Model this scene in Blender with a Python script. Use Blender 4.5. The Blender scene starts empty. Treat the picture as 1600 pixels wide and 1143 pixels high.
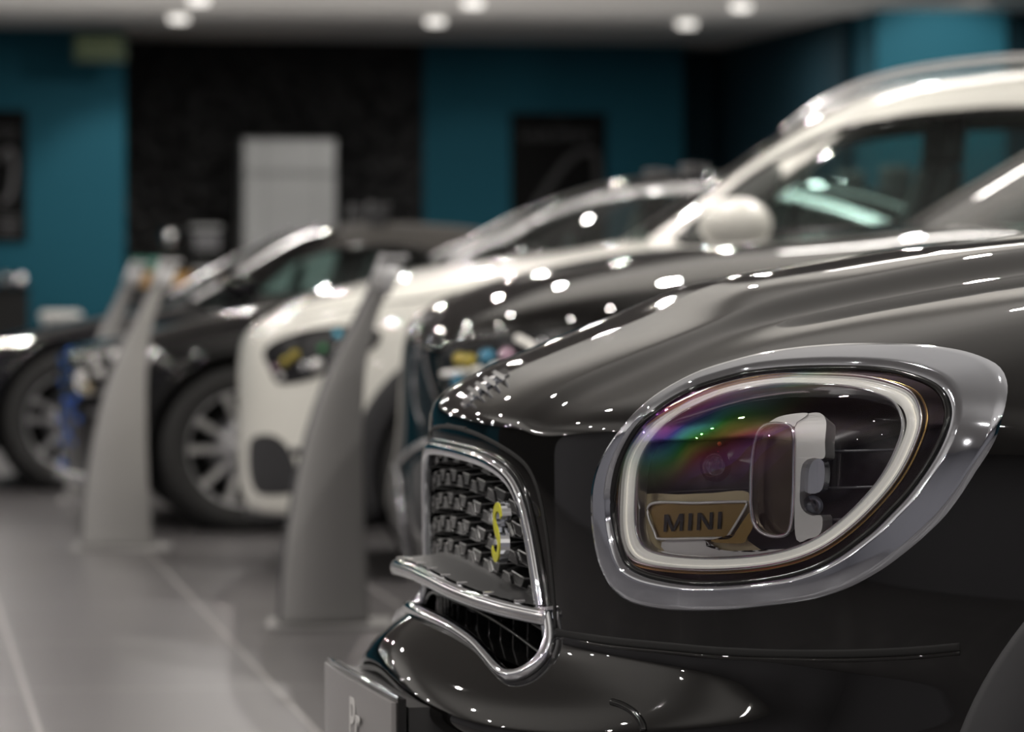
import bpy, math, random
import numpy as np
from mathutils import Vector, Matrix

sc = bpy.context.scene
# ------------------------------------------------------------------ camera
CAM_H, F_PX, PSI = 1.0, 6000.0, math.radians(9.2)
PITCH = math.atan(141.5 / 6000.0)
cam_d = bpy.data.cameras.new('camera'); cam = bpy.data.objects.new('camera', cam_d)
sc.collection.objects.link(cam); sc.camera = cam
cam.location = (0, 0, CAM_H); cam.rotation_euler = (math.pi / 2 - PITCH, 0, -PSI)
cam_d.sensor_width = 36; cam_d.lens = 36 * F_PX / 1600
cam_d.clip_end = 200
cam_d.dof.use_dof = True; cam_d.dof.focus_distance = 4.42; cam_d.dof.aperture_fstop = 5.6
# ------------------------------------------------------------------ exposure and world
sc.view_settings.view_transform = 'Standard'; sc.view_settings.look = 'None'
sc.view_settings.gamma = 1; sc.view_settings.use_curve_mapping = False
sc.view_settings.exposure = 0.12
sc.cycles.max_bounces = 10; sc.cycles.transparent_max_bounces = 24
sc.cycles.caustics_reflective = False; sc.cycles.caustics_refractive = False
sc.cycles.sample_clamp_indirect = 6; sc.cycles.blur_glossy = 0.2
sc.cycles.use_light_tree = True
w = bpy.data.worlds.new('world'); sc.world = w; w.use_nodes = True
w.node_tree.nodes['Background'].inputs[0].default_value = (0.8, 0.85, 1, 1)
w.node_tree.nodes['Background'].inputs[1].default_value = 0.0
# ------------------------------------------------------------------ ceiling lamps and added fill lamps (light only; the fittings are built below)
CEIL = 3.05
DL_X = [-7.93, -5.89, -3.85, -1.81, 0.21, 2.25, 4.29, 6.33]
DL_Y = [-3.7 + 4 * k for k in range(9)] + [30.3]
DL_POWER, LIN_POWER = 21.0, 20.0
def lamp(name, kind, loc, power, color, **kw):
    d = bpy.data.lights.new(name, kind); d.energy = power; d.color = color
    for k, v in kw.items(): setattr(d, k, v)
    o = bpy.data.objects.new(name, d); sc.collection.objects.link(o); o.location = loc
    return o
for x in DL_X:
    for y in DL_Y:
        if y > 29 and x < 2: continue
        lamp('downlight_lamp', 'AREA', (x, y, CEIL - 0.075), DL_POWER, (1.0, 0.95, 0.90), shape='DISK', size=0.09)
# linear luminaires over the row of cars and the aisle in front of it
LINEAR = [(3.9, 7.3), (4.2, 15.3)]
for x, y in LINEAR:
    lamp('linear_lamp', 'AREA', (x, y, CEIL - 0.05), LIN_POWER, (1.0, 0.96, 0.9), shape='RECTANGLE', size=1.4, size_y=0.16)

# unseen upward fill lamps, added to brighten the ceiling
FILL_POWER = 78.0
for x, y, z, s_ in [(-5.5, 0, 2.2, 5.5), (3.5, 0, 2.2, 5.5), (-5.5, 7, 2.2, 5.5), (3.5, 7, 2.2, 5.5), (-5.5, 14, 2.3, 5.5), (3.5, 14, 2.3, 5.5)]:
    o = lamp('ceiling_fill_lamp', 'AREA', (x, y, z), FILL_POWER * (1.3 if y > 20 else 1), (1.0, 0.97, 0.94), shape='SQUARE', size=s_)
    o.rotation_euler = (math.pi, 0, 0)

# unseen upward spots added behind the cars to brighten the rear ceiling
for x in (0.6, 3.1, 5.6):
    o = lamp('rear_fill_lamp', 'SPOT', (x, 28.4, 0.03), 105, (1.0, 0.96, 0.92), spot_size=math.radians(105), spot_blend=1.0, shadow_soft_size=.08)
    o.rotation_euler = (math.pi, 0, 0)

# ------------------------------------------------------------------ helpers
def S(n, k, v):
    if k in n.inputs: n.inputs[k].default_value = v
def mat(name, col, rough=0.5, metal=0.0, coat=0.0, **kw):
    m = bpy.data.materials.new(name); m.use_nodes = True
    b = m.node_tree.nodes['Principled BSDF']
    S(b, 'Base Color', (*col, 1)); S(b, 'Roughness', rough); S(b, 'Metallic', metal)
    S(b, 'Coat Weight', coat); S(b, 'Coat IOR', kw.get('coat_ior', 1.5)); S(b, 'Coat Roughness', kw.get('coat_rough', 0.02))
    if 'spec' in kw: S(b, 'Specular IOR Level', kw['spec'])
    if 'emit' in kw:
        S(b, 'Emission Color', (*kw['emit'], 1)); S(b, 'Emission Strength', kw.get('strength', 1))
    if 'sheen' in kw: S(b, 'Sheen Weight', kw['sheen'])
    return m
def noise_color(m, c1, c2, scale=5, detail=3, bump=0.0, vec='Object', rough=None):
    nt = m.node_tree; b = nt.nodes['Principled BSDF']
    tc = nt.nodes.new('ShaderNodeTexCoord'); n = nt.nodes.new('ShaderNodeTexNoise')
    n.inputs['Scale'].default_value = scale; n.inputs['Detail'].default_value = detail
    r = nt.nodes.new('ShaderNodeMix'); r.data_type = 'RGBA'
    r.inputs[6].default_value = (*c1, 1); r.inputs[7].default_value = (*c2, 1)
    nt.links.new(tc.outputs[vec], n.inputs['Vector']); nt.links.new(n.outputs['Fac'], r.inputs[0])
    nt.links.new(r.outputs[2], b.inputs['Base Color'])
    if bump:
        bp = nt.nodes.new('ShaderNodeBump'); bp.inputs['Strength'].default_value = bump
        bp.inputs['Distance'].default_value = 0.01
        nt.links.new(n.outputs['Fac'], bp.inputs['Height']); nt.links.new(bp.outputs['Normal'], b.inputs['Normal'])
    return m
def glass_mat(name, tint=(1, 1, 1), f0=1.5, refl=(1, 1, 1), rainbow=False):
    m = bpy.data.materials.new(name); m.use_nodes = True; nt = m.node_tree; nt.nodes.clear()
    out = nt.nodes.new('ShaderNodeOutputMaterial'); mx = nt.nodes.new('ShaderNodeMixShader')
    t = nt.nodes.new('ShaderNodeBsdfTransparent'); g = nt.nodes.new('ShaderNodeBsdfGlossy')
    fr = nt.nodes.new('ShaderNodeFresnel'); fr.inputs['IOR'].default_value = f0
    t.inputs[0].default_value = (*tint, 1); g.inputs[0].default_value = (*refl, 1); g.inputs['Roughness'].default_value = 0.0
    nt.links.new(fr.outputs[0], mx.inputs[0]); nt.links.new(t.outputs[0], mx.inputs[1]); nt.links.new(g.outputs[0], mx.inputs[2])
    nt.links.new(mx.outputs[0], out.inputs[0])
    if rainbow:     # stress colours in the moulded cover: bands around one corner
        tc = nt.nodes.new('ShaderNodeTexCoord'); sx = nt.nodes.new('ShaderNodeSeparateXYZ'); nt.links.new(tc.outputs['Object'], sx.inputs[0])
        def mth(op, a_, b_):
            q = nt.nodes.new('ShaderNodeMath'); q.operation = op
            for i_, v_ in enumerate((a_, b_)):
                if isinstance(v_, (int, float)): q.inputs[i_].default_value = v_
                else: nt.links.new(v_, q.inputs[i_])
            return q.outputs[0]
        n = nt.nodes.new('ShaderNodeTexNoise'); n.inputs['Scale'].default_value = 9.0; n.inputs['Detail'].default_value = 1.0
        nt.links.new(tc.outputs['Object'], n.inputs['Vector'])
        dx = mth('SUBTRACT', sx.outputs[0], .155); dz = mth('SUBTRACT', sx.outputs[2], .815)
        ang = mth('ADD', mth('MULTIPLY', dx, -8.0), mth('MULTIPLY', dz, 13.0)); ang = mth('ADD', ang, mth('MULTIPLY', n.outputs['Fac'], 1.1))
        dist = mth('SQRT', mth('ADD', mth('POWER', mth('MULTIPLY', dx, .55), 2.0), mth('POWER', dz, 2.0)), 0.0)
        rp = nt.nodes.new('ShaderNodeMapRange'); rp.interpolation_type = 'SMOOTHSTEP'
        rp.inputs[1].default_value = .02; rp.inputs[2].default_value = .075; rp.inputs[3].default_value = 1.0; rp.inputs[4].default_value = 0.0
        nt.links.new(dist, rp.inputs[0])
        hs = nt.nodes.new('ShaderNodeCombineColor'); hs.mode = 'HSV'; hs.inputs[2].default_value = 1.0
        nt.links.new(ang, hs.inputs[0]); nt.links.new(mth('ADD', mth('MULTIPLY', rp.outputs[0], .55), .22), hs.inputs[1])
        nt.links.new(hs.outputs[0], g.inputs[0])
        nt.links.new(mth('ADD', fr.outputs[0], mth('MULTIPLY', rp.outputs[0], .22)), mx.inputs[0])
    return m

M = {}
M['black_paint'] = mat('black_paint', (0.004, 0.0037, 0.0035), 0.3, 0.0, 1.0, spec=0.0, coat_ior=1.62)
M['deep_black_paint'] = mat('deep_black_paint', (0.006, 0.006, 0.0065), 0.3, 0.0, 1.0, spec=0.0)
M['blue_black_paint'] = mat('blue_black_paint', (0.006, 0.006, 0.009), 0.3, 0.0, 1.0, spec=0.0)
M['white_paint'] = mat('white_paint', (0.90, 0.89, 0.82), 0.35, 0.0, 1.0)
M['chrome'] = mat('chrome', (0.86, 0.88, 0.92), 0.03, 1.0)
M['bezel_chrome'] = mat('bezel_chrome', (0.62, 0.64, 0.69), 0.05, 1.0)
M['satin_chrome'] = mat('satin_chrome', (0.75, 0.75, 0.76), 0.22, 1.0)
M['black_gloss'] = mat('black_gloss', (0.01, 0.01, 0.01), 0.12)
M['black_plastic'] = noise_color(mat('black_plastic', (0.03, 0.03, 0.03), 0.42), (0.028, 0.028, 0.029), (0.034, 0.034, 0.034), 60)
M['cladding'] = noise_color(mat('cladding', (0.03, 0.03, 0.032), 0.55), (0.028, 0.028, 0.031), (0.034, 0.034, 0.037), 90)
M['rubber'] = mat('rubber', (0.018, 0.018, 0.018), 0.75)
M['void'] = mat('void', (0.004, 0.004, 0.004), 0.8)
M['alloy'] = mat('alloy', (0.62, 0.62, 0.63), 0.28, 0.9)
M['dark_alloy'] = mat('dark_alloy', (0.20, 0.20, 0.21), 0.3, 0.8)
M['yellow'] = mat('yellow', (0.62, 0.60, 0.02), 0.35)
M['glass'] = glass_mat('window_glass', (0.62, 0.78, 0.74), 1.45)
M['dark_glass'] = glass_mat('dark_glass', (0.2, 0.22, 0.22), 1.45)
M['lamp_cover'] = glass_mat('lamp_cover', (0.96, 0.97, 0.98), 1.5, (1, 1, 1), True)
M['interior'] = mat('interior', (0.02, 0.02, 0.022), 0.6)
M['soft_top'] = noise_color(mat('soft_top', (0.07, 0.066, 0.06), 0.9), (0.065, 0.06, 0.055), (0.08, 0.075, 0.068), 220)
M['grille_black'] = mat('grille_black', (0.010, 0.010, 0.0105), 0.25, 0.0, 0.3)
M['grille_edge'] = mat('grille_edge', (0.14, 0.14, 0.14), 0.3, 0.3)
M['lamp_dark'] = mat('lamp_dark', (0.006, 0.006, 0.008), 0.25)
M['lamp_grey'] = mat('lamp_grey', (0.10, 0.10, 0.11), 0.4)
M['drl'] = mat('running_light_white', (0.85, 0.83, 0.78), 0.2, 0.0, 1.0, emit=(1.0, .95, .85), strength=.22)  # faint glow added to brighten the running lights
M['clear_rim'] = mat('clear_rim', (0.65, 0.66, 0.68), 0.12, 0.7)
M['amber_metal'] = mat('amber_metal', (0.42, 0.28, 0.10), 0.18, 1.0)
M['gold_metal'] = mat('gold_metal', (0.50, 0.42, 0.27), 0.4, 0.7)
M['gold_plate'] = mat('gold_plate', (0.30, 0.20, 0.07), 0.35, 0.6)
M['satin_white'] = mat('satin_white', (0.82, 0.81, 0.79), 0.3, 0.4)
M['letter_black'] = mat('letter_black', (0.012, 0.012, 0.012), 0.5)
M['lens_bronze'] = mat('lens_bronze', (0.09, 0.07, 0.05), 0.2, 0.8)
M['bulb_orange'] = mat('bulb_orange', (0.8, 0.12, 0.03), 0.3)
M['plate_grey'] = mat('plate_grey', (0.30, 0.29, 0.29), 0.3)
M['lens_glass'] = glass_mat('lens_glass', (0.8, 0.85, 0.95), 1.7)
def film(name, col, rough=.25): M[name] = mat(name, col, rough, .5, .6)
film('olive_glow', (.42, .34, .06)); film('film_blue', (.05, .20, .30)); film('film_pink', (.45, .30, .38)); film('film_green', (.04, .22, .08)); film('film_cyan', (.12, .62, .85)); film('blue_glint', (.02, .14, .62), .18)  # the last one paints reflected blue light on the coupe's grille

def link(name, me, material=None, parent=None):
    o = bpy.data.objects.new(name, me); sc.collection.objects.link(o)
    if material is not None: me.materials.append(M[material] if isinstance(material, str) else material)
    if parent is not None: o.parent = parent
    return o
def mesh(name, V, Fc, material=None, parent=None, smooth=True, normals=None):
    me = bpy.data.meshes.new(name)
    me.from_pydata([tuple(map(float, v)) for v in V], [], [tuple(int(i) for i in f) for f in Fc])
    me.validate(); me.update()
    if smooth: me.polygons.foreach_set('use_smooth', [True] * len(me.polygons))
    if normals is not None and len(normals) == len(me.vertices):
        me.normals_split_custom_set_from_vertices([tuple(map(float, n)) for n in normals])
    return link(name, me, material, parent)
def thing(name, label, cat, loc=(0, 0, 0), rz=0.0, group=None):
    o = bpy.data.objects.new(name, None); sc.collection.objects.link(o); o.empty_display_size = 0.1
    o.location = loc; o.rotation_euler = (0, 0, rz)
    return tag(o, label, cat, group)
def tag(o, label, cat, group=None):
    o['label'] = label; o['category'] = cat
    if group: o['group'] = group
    return o
def struct(o):
    o['kind'] = 'structure'; return o
def box_vf(x0, x1, y0, y1, z0, z1, b=0.0):
    if b <= 0:
        V = [(x, y, z) for x in (x0, x1) for y in (y0, y1) for z in (z0, z1)]
        Fc = [(0, 1, 3, 2), (4, 6, 7, 5), (0, 4, 5, 1), (2, 3, 7, 6), (0, 2, 6, 4), (1, 5, 7, 3)]
        return V, Fc
    # bevelled box: 24 vertices, one per corner and face
    V = []; idx = {}
    c = ((x0, x1), (y0, y1), (z0, z1))
    for i in (0, 1):
        for j in (0, 1):
            for k in (0, 1):
                p = [c[0][i], c[1][j], c[2][k]]; s = [1 if i == 0 else -1, 1 if j == 0 else -1, 1 if k == 0 else -1]
                for ax in range(3):
                    q = [p[a] + (s[a] * b if a != ax else 0) for a in range(3)]
                    idx[(i, j, k, ax)] = len(V); V.append(tuple(q))
    Fc = []
    for ax in range(3):
        o1, o2 = [a for a in range(3) if a != ax]
        for e in (0, 1):
            f = []
            for (p, q) in ((0, 0), (1, 0), (1, 1), (0, 1)):
                key = [0, 0, 0]; key[ax] = e; key[o1] = p; key[o2] = q
                f.append(idx[(*key, ax)])
            flip = (e == 0) != (ax == 1)
            Fc.append(tuple(f[::-1]) if flip else tuple(f))
    for ax in range(3):
        o1, o2 = [a for a in range(3) if a != ax]
        for p in (0, 1):
            for q in (0, 1):
                ka = [0, 0, 0]; kb = [0, 0, 0]; ka[ax] = 0; kb[ax] = 1
                ka[o1] = kb[o1] = p; ka[o2] = kb[o2] = q
                Fc.append((idx[(*ka, o1)], idx[(*kb, o1)], idx[(*kb, o2)], idx[(*ka, o2)]))
    for i in (0, 1):
        for j in (0, 1):
            for k in (0, 1):
                Fc.append((idx[(i, j, k, 0)], idx[(i, j, k, 1)], idx[(i, j, k, 2)]))
    return V, Fc
def fix_normals(o):
    import bmesh
    bm = bmesh.new(); bm.from_mesh(o.data); bmesh.ops.recalc_face_normals(bm, faces=bm.faces[:]); bm.to_mesh(o.data); bm.free()
    return o
def box(name, x0, x1, y0, y1, z0, z1, material, parent=None, b=0.0):
    V, Fc = box_vf(x0, x1, y0, y1, z0, z1, b)
    return fix_normals(mesh(name, V, Fc, material, parent, smooth=False))
def join_vf(parts):
    V, Fc = [], []
    for v, f in parts:
        n = len(V); V += list(v); Fc += [tuple(i + n for i in q) for q in f]
    return V, Fc
def frames(P, closed, up=(0, 0, 1)):
    P = np.asarray(P, float)
    T = np.roll(P, -1, 0) - np.roll(P, 1, 0) if closed else np.gradient(P, axis=0)
    T /= np.linalg.norm(T, axis=1)[:, None] + 1e-12
    return P, T
def tube_vf(P, r, nseg=10, closed=False, N=None, prof=None, cap=True):
    """sweep; N = per point normal; prof = list of (side, normal) offsets, else a circle of radius r"""
    P, T = frames(P, closed); n = len(P)
    if N is None: N = np.tile(np.array([0.0, 0.0, 1.0]), (n, 1))
    N = np.asarray(N, float); N = N - (N * T).sum(1)[:, None] * T
    N /= np.linalg.norm(N, axis=1)[:, None] + 1e-12
    B = np.cross(T, N)
    if prof is None:
        a = np.linspace(0, 2 * np.pi, nseg, endpoint=False); prof = np.stack([np.cos(a), np.sin(a)], 1)
        rr = np.broadcast_to(np.asarray(r, float), (n,))[:, None, None]
        ring = P[:, None] + rr * (prof[None, :, 0:1] * B[:, None] + prof[None, :, 1:2] * N[:, None])
    else:
        prof = np.asarray(prof, float)
        if prof.ndim == 2: prof = np.broadcast_to(prof, (n, *prof.shape))
        ring = P[:, None] + prof[:, :, 0:1] * B[:, None] + prof[:, :, 1:2] * N[:, None]
    k = ring.shape[1]; V = ring.reshape(-1, 3); Fc = []
    for i in range(n if closed else n - 1):
        j = (i + 1) % n
        for a in range(k):
            b = (a + 1) % k
            Fc.append((i * k + a, j * k + a, j * k + b, i * k + b))
    if not closed and cap:
        Fc.append(tuple(range(k))[::-1]); Fc.append(tuple((n - 1) * k + a for a in range(k)))
    return [tuple(v) for v in V], Fc
def tube(name, P, r, material, parent=None, closed=False, N=None, prof=None, nseg=10, smooth=True):
    V, Fc = tube_vf(P, r, nseg, closed, N, prof)
    return fix_normals(mesh(name, V, Fc, material, parent, smooth))
def resample(P, n, closed=False, smooth=0):
    P = np.asarray(P, float)
    if closed: P = np.vstack([P, P[:1]])
    d = np.r_[0, np.cumsum(np.linalg.norm(np.diff(P, axis=0), axis=1))]
    t = np.linspace(0, d[-1], n + 1 if closed else n)[:n]
    # Catmull-Rom
    def cr(q):
        if closed: Q = np.vstack([q[-2:-1], q, q[1:2]])
        else: Q = np.vstack([2 * q[0] - q[1], q, 2 * q[-1] - q[-2]])
        i = np.clip(np.searchsorted(d, t, side='right') - 1, 0, len(d) - 2)
        f = ((t - d[i]) / (d[i + 1] - d[i] + 1e-12))[:, None]
        p0, p1, p2, p3 = Q[i], Q[i + 1], Q[i + 2], Q[i + 3]
        return 0.5 * (2 * p1 + (p2 - p0) * f + (2 * p0 - 5 * p1 + 4 * p2 - p3) * f ** 2 + (3 * p1 - p0 - 3 * p2 + p3) * f ** 3)
    R_ = cr(P)
    for _ in range(smooth):
        if closed: R_ = (np.roll(R_, 1, 0) + 2 * R_ + np.roll(R_, -1, 0)) / 4
        else: R_[1:-1] = (R_[:-2] + 2 * R_[1:-1] + R_[2:]) / 4
    return R_
def text_mesh(name, s, size, depth, material, parent, mtx, bold=0.0, font_scale=(1, 1)):
    cu = bpy.data.curves.new(name, 'FONT'); cu.body = s; cu.size = size; cu.extrude = depth; cu.offset = bold
    cu.align_x = 'CENTER'; cu.align_y = 'CENTER'
    o = bpy.data.objects.new(name + '_tmp', cu); sc.collection.objects.link(o)
    bpy.context.view_layer.update()
    me = bpy.data.meshes.new_from_object(o.evaluated_get(bpy.context.evaluated_depsgraph_get()))
    bpy.data.objects.remove(o); me.name = name
    me.transform(mtx @ Matrix.Diagonal((font_scale[0], font_scale[1], 1, 1)))
    me.materials.clear()
    return link(name, me, material, parent)

# ------------------------------------------------------------------ smooth curves and implicit car bodies
def hermite(xs, ys, x):
    xs = np.asarray(xs, float); ys = np.asarray(ys, float)
    d = np.diff(ys, axis=0) / np.diff(xs).reshape((-1,) + (1,) * (ys.ndim - 1))
    m = np.zeros_like(ys); m[0] = d[0]; m[-1] = d[-1]
    s = np.sign(d[1:]) * np.sign(d[:-1]) > 0
    m[1:-1] = np.where(s, 2 * d[1:] * d[:-1] / (d[1:] + d[:-1] + 1e-12 * np.sign(d[1:] + d[:-1] + 1e-30)), 0)
    i = np.clip(np.searchsorted(xs, x, side='right') - 1, 0, len(xs) - 2)
    h = xs[i + 1] - xs[i]; t = np.clip((x - xs[i]) / h, 0, 1)
    sh = (-1,) + (1,) * (ys.ndim - 1); h = h.reshape(sh); t = t.reshape(sh)
    return (ys[i] * (2 * t ** 3 - 3 * t ** 2 + 1) + h * m[i] * (t ** 3 - 2 * t ** 2 + t)
            + ys[i + 1] * (-2 * t ** 3 + 3 * t ** 2) + h * m[i + 1] * (t ** 3 - t ** 2))
def gsmooth(A, sig, axis=0):
    r = int(max(1, math.ceil(3 * sig))); k = np.exp(-0.5 * (np.arange(-r, r + 1) / sig) ** 2); k /= k.sum()
    A = np.moveaxis(A, axis, 0); P = np.concatenate([np.repeat(A[:1], r, 0), A, np.repeat(A[-1:], r, 0)])
    B = sum(k[j] * P[j:j + len(A)] for j in range(2 * r + 1))
    return np.moveaxis(B, 0, axis)
class Curve:
    def __init__(s, pts, sig=0.02, step=0.002):
        xs = [p[0] for p in pts]; ys = [p[1] for p in pts]
        s.x = np.arange(xs[0] - 0.2, xs[-1] + 0.2, step); s.y = gsmooth(hermite(xs, ys, s.x), sig / step)
    def __call__(s, x): return np.interp(x, s.x, s.y)
class Height:
    """height field over (u, |v|)"""
    def __init__(s, us, vs, Z, sig=0.02, step=0.005):
        s.step = step; s.u0 = us[0]; s.nu = int((us[-1] - us[0]) / step) + 1; s.nv = int(vs[-1] / step) + 1
        gu = us[0] + np.arange(s.nu) * step; gv = np.arange(s.nv) * step
        A = hermite(us, np.array(Z, float), gu); A = hermite(vs, A.T, gv).T
        A = gsmooth(A, sig / step, 0)
        r = int(4 * sig / step); A2 = np.concatenate([A[:, 1:r + 1][:, ::-1], A], 1)
        s.A = gsmooth(A2, sig / step, 1)[:, r:]
    def __call__(s, u, v):
        a = np.clip((u - s.u0) / s.step, 0, s.nu - 1.001); b = np.clip(np.abs(v) / s.step, 0, s.nv - 1.001)
        i = a.astype(int); j = b.astype(int); f = a - i; g = b - j; A = s.A
        return (A[i, j] * (1 - f) * (1 - g) + A[i + 1, j] * f * (1 - g) + A[i, j + 1] * (1 - f) * g + A[i + 1, j + 1] * f * g)
def smax(gs, k):
    G = np.stack(gs); m = G.max(0)
    return m + k * np.log(np.exp((G - m) / k).sum(0))
def sstep(a, b, x):
    t = np.clip((x - a) / (b - a), 0, 1); return t * t * t * (t * (6 * t - 15) + 10)
def grad(F, P, h=0.004):
    G = np.zeros_like(P)
    for a in range(3):
        d = np.zeros(3); d[a] = h
        G[:, a] = F(P + d) - F(P - d)
    return G / (np.linalg.norm(G, axis=1)[:, None] + 1e-12)
def box_grid(a, b, c):
    """surface of the unit box with knots a, b, c in [-1, 1] (x, y, z); merged vertices"""
    V, Fc, key = [], [], {}
    def add(p):
        k = (round(p[0], 6), round(p[1], 6), round(p[2], 6))
        if k not in key: key[k] = len(V); V.append(p)
        return key[k]
    def face(A, B, mk, flip):
        I = [[add(mk(p, q)) for q in B] for p in A]
        for i in range(len(A) - 1):
            for j in range(len(B) - 1):
                f = (I[i][j], I[i + 1][j], I[i + 1][j + 1], I[i][j + 1]); Fc.append(f[::-1] if flip else f)
    face(a, b, lambda p, q: (p, q, 1.0), False); face(a, b, lambda p, q: (p, q, -1.0), True)
    face(a, c, lambda p, q: (p, -1.0, q), False); face(a, c, lambda p, q: (p, 1.0, q), True)
    face(b, c, lambda p, q: (-1.0, p, q), True); face(b, c, lambda p, q: (1.0, p, q), False)
    return np.array(V), Fc
def skin(F, spine, half, a, b, c, ulim):
    """project the box grid outward from the spine onto F = 0"""
    V, Fc = box_grid(a, b, c)
    u = np.interp(V[:, 0], [-1, 1], ulim)
    base = np.stack([np.clip(u, spine[0], spine[1]), np.zeros(len(V)), np.full(len(V), spine[2])], 1)
    D = np.stack([u - base[:, 0], V[:, 1] * half[0], V[:, 2] * half[1]], 1)
    ends = np.abs(V[:, 0]) > 0.99999
    D /= np.linalg.norm(D, axis=1)[:, None]
    lo = np.zeros(len(V)); hi = np.full(len(V), 2.6)
    for _ in range(34):
        mid = (lo + hi) / 2; f = F(base + D * mid[:, None]); lo = np.where(f < 0, mid, lo); hi = np.where(f < 0, hi, mid)
    P = base + D * lo[:, None]
    return P, Fc, grad(F, P)
def knots(*seg):
    """knots((start, end, n), ...) in -1..1"""
    out = []
    for s0, s1, n in seg: out += list(np.linspace(s0, s1, n, endpoint=False))
    return out + [seg[-1][1]]

class Car:
    """local frame: +x to the rear, -y to the side nearest the aisle camera, z up; origin under the nose"""
    def __init__(s, R0, D0, alpha, name, label):
        s.al = math.radians(alpha)
        X = R0 * math.cos(PSI) + D0 * math.sin(PSI); Y = -R0 * math.sin(PSI) + D0 * math.cos(PSI)
        s.rz = s.al - PSI; s.loc = (X, Y, 0)
        s.root = thing(name, label, 'car', s.loc, s.rz)
        c, n = math.cos(s.rz), math.sin(s.rz)
        s.Rm = np.array([[c, -n, 0], [n, c, 0], [0, 0, 1]])
        s.cam = s.Rm.T @ (np.array([0, 0, CAM_H]) - np.array(s.loc))
        E = np.array(cam.rotation_euler.to_matrix()); s.E = s.Rm.T @ E
    def rays(s, px):
        px = np.asarray(px, float)
        d = np.stack([(px[:, 0] - 800) / F_PX, -(px[:, 1] - 571.5) / F_PX, -np.ones(len(px))], 1)
        d = d @ s.E.T
        return d / np.linalg.norm(d, axis=1)[:, None]
    def hit(s, F, px, near=None, far=None):
        """where sight lines meet the body"""
        d = s.rays(px); L = np.linalg.norm(s.cam); t = np.linspace((near or L - 2.0), (far or L + 1.2), 900)
        P = s.cam + d[:, None] * t[None, :, None]; f = F(P.reshape(-1, 3)).reshape(P.shape[:2])
        ins = f < 0; any_ = ins.any(1); k = np.where(any_, ins.argmax(1), f.argmin(1)); k = np.clip(k, 1, len(t) - 1)
        lo = t[k - 1].copy(); hi = t[k].copy()
        for _ in range(30):
            m = (lo + hi) / 2; g = F(s.cam + d * m[:, None]); lo = np.where(g > 0, m, lo); hi = np.where(g > 0, hi, m)
        t_ = np.where(any_, lo, t[k])
        return s.cam + d * t_[:, None]
    def plane(s, px, v):
        """where sight lines meet the lengthwise plane y = v (or per-point v)"""
        d = s.rays(px); t = (np.asarray(v) - s.cam[1]) / d[:, 1]
        return s.cam + d * t[:, None]
    def proj(s, P):
        q = (np.asarray(P) - s.cam) @ s.E
        return np.stack([800 - F_PX * q[:, 0] / q[:, 2], 571.5 + F_PX * q[:, 1] / q[:, 2]], 1)
def mirror(P):
    P = np.array(P, float); P[:, 1] *= -1; return P
def mirror_copy(o):
    me = o.data.copy(); me.transform(Matrix.Diagonal((1, -1, 1, 1))); me.flip_normals()
    c = bpy.data.objects.new(o.name.split('.')[0], me); sc.collection.objects.link(c)
    return c
def inside(poly, P):
    """P (n,2) inside polygon (m,2)"""
    x, y = P[:, 0], P[:, 1]; c = np.zeros(len(P), bool); n = len(poly)
    for i in range(n):
        x0, y0 = poly[i]; x1, y1 = poly[(i + 1) % n]
        if y0 == y1: continue
        k = ((y0 > y) != (y1 > y)) & (x < (x1 - x0) * (y - y0) / (y1 - y0) + x0); c ^= k
    return c
def sub_mesh(name, P, Fc, keep, material, parent, N=None):
    Fk = [f for f, k in zip(Fc, keep) if k]
    if not Fk: return None
    used = np.unique(np.concatenate([np.asarray(f) for f in Fk])); mp = -np.ones(len(P), int); mp[used] = np.arange(len(used))
    return mesh(name, P[used], [tuple(mp[list(f)]) for f in Fk], material, parent, True, N[used] if N is not None else None)
def patch(name, car, F, outline_px, off, material, parent, rings=8, n=64, smooth=1, center=None):
    """a panel lying on the body: outline as measured on the photograph, carried onto the surface"""
    O = resample(outline_px, n, True, smooth); c = O.mean(0) if center is None else np.array(center)
    pts = [c]
    for r in range(1, rings + 1): pts += list(c + (O - c) * r / rings)
    P = car.hit(F, np.array(pts)); N = grad(F, P); P = P + N * off
    Fc = [(0, 1 + (i + 1) % n, 1 + i) for i in range(n)]
    for r in range(rings - 1):
        a = 1 + r * n; b = a + n
        Fc += [(a + i, a + (i + 1) % n, b + (i + 1) % n, b + i) for i in range(n)]
    return mesh(name, P, Fc, material, parent, True, N)
# ------------------------------------------------------------------ room shell
def wall_mat(name, c1, c2, rough=0.75):
    m = mat(name, c1, rough, spec=0.25); noise_color(m, c1, c2, 0.9, 4)
    return m
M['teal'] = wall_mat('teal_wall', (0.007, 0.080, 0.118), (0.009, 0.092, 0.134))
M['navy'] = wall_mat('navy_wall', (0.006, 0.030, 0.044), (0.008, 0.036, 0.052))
M['slate'] = wall_mat('slate_wall', (0.020, 0.020, 0.022), (0.026, 0.026, 0.028))
M['pale'] = wall_mat('pale_grey_wall', (0.30, 0.30, 0.33), (0.33, 0.33, 0.36))
M['ceiling'] = wall_mat('ceiling_white', (0.68, 0.66, 0.63), (0.72, 0.70, 0.67))
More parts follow.
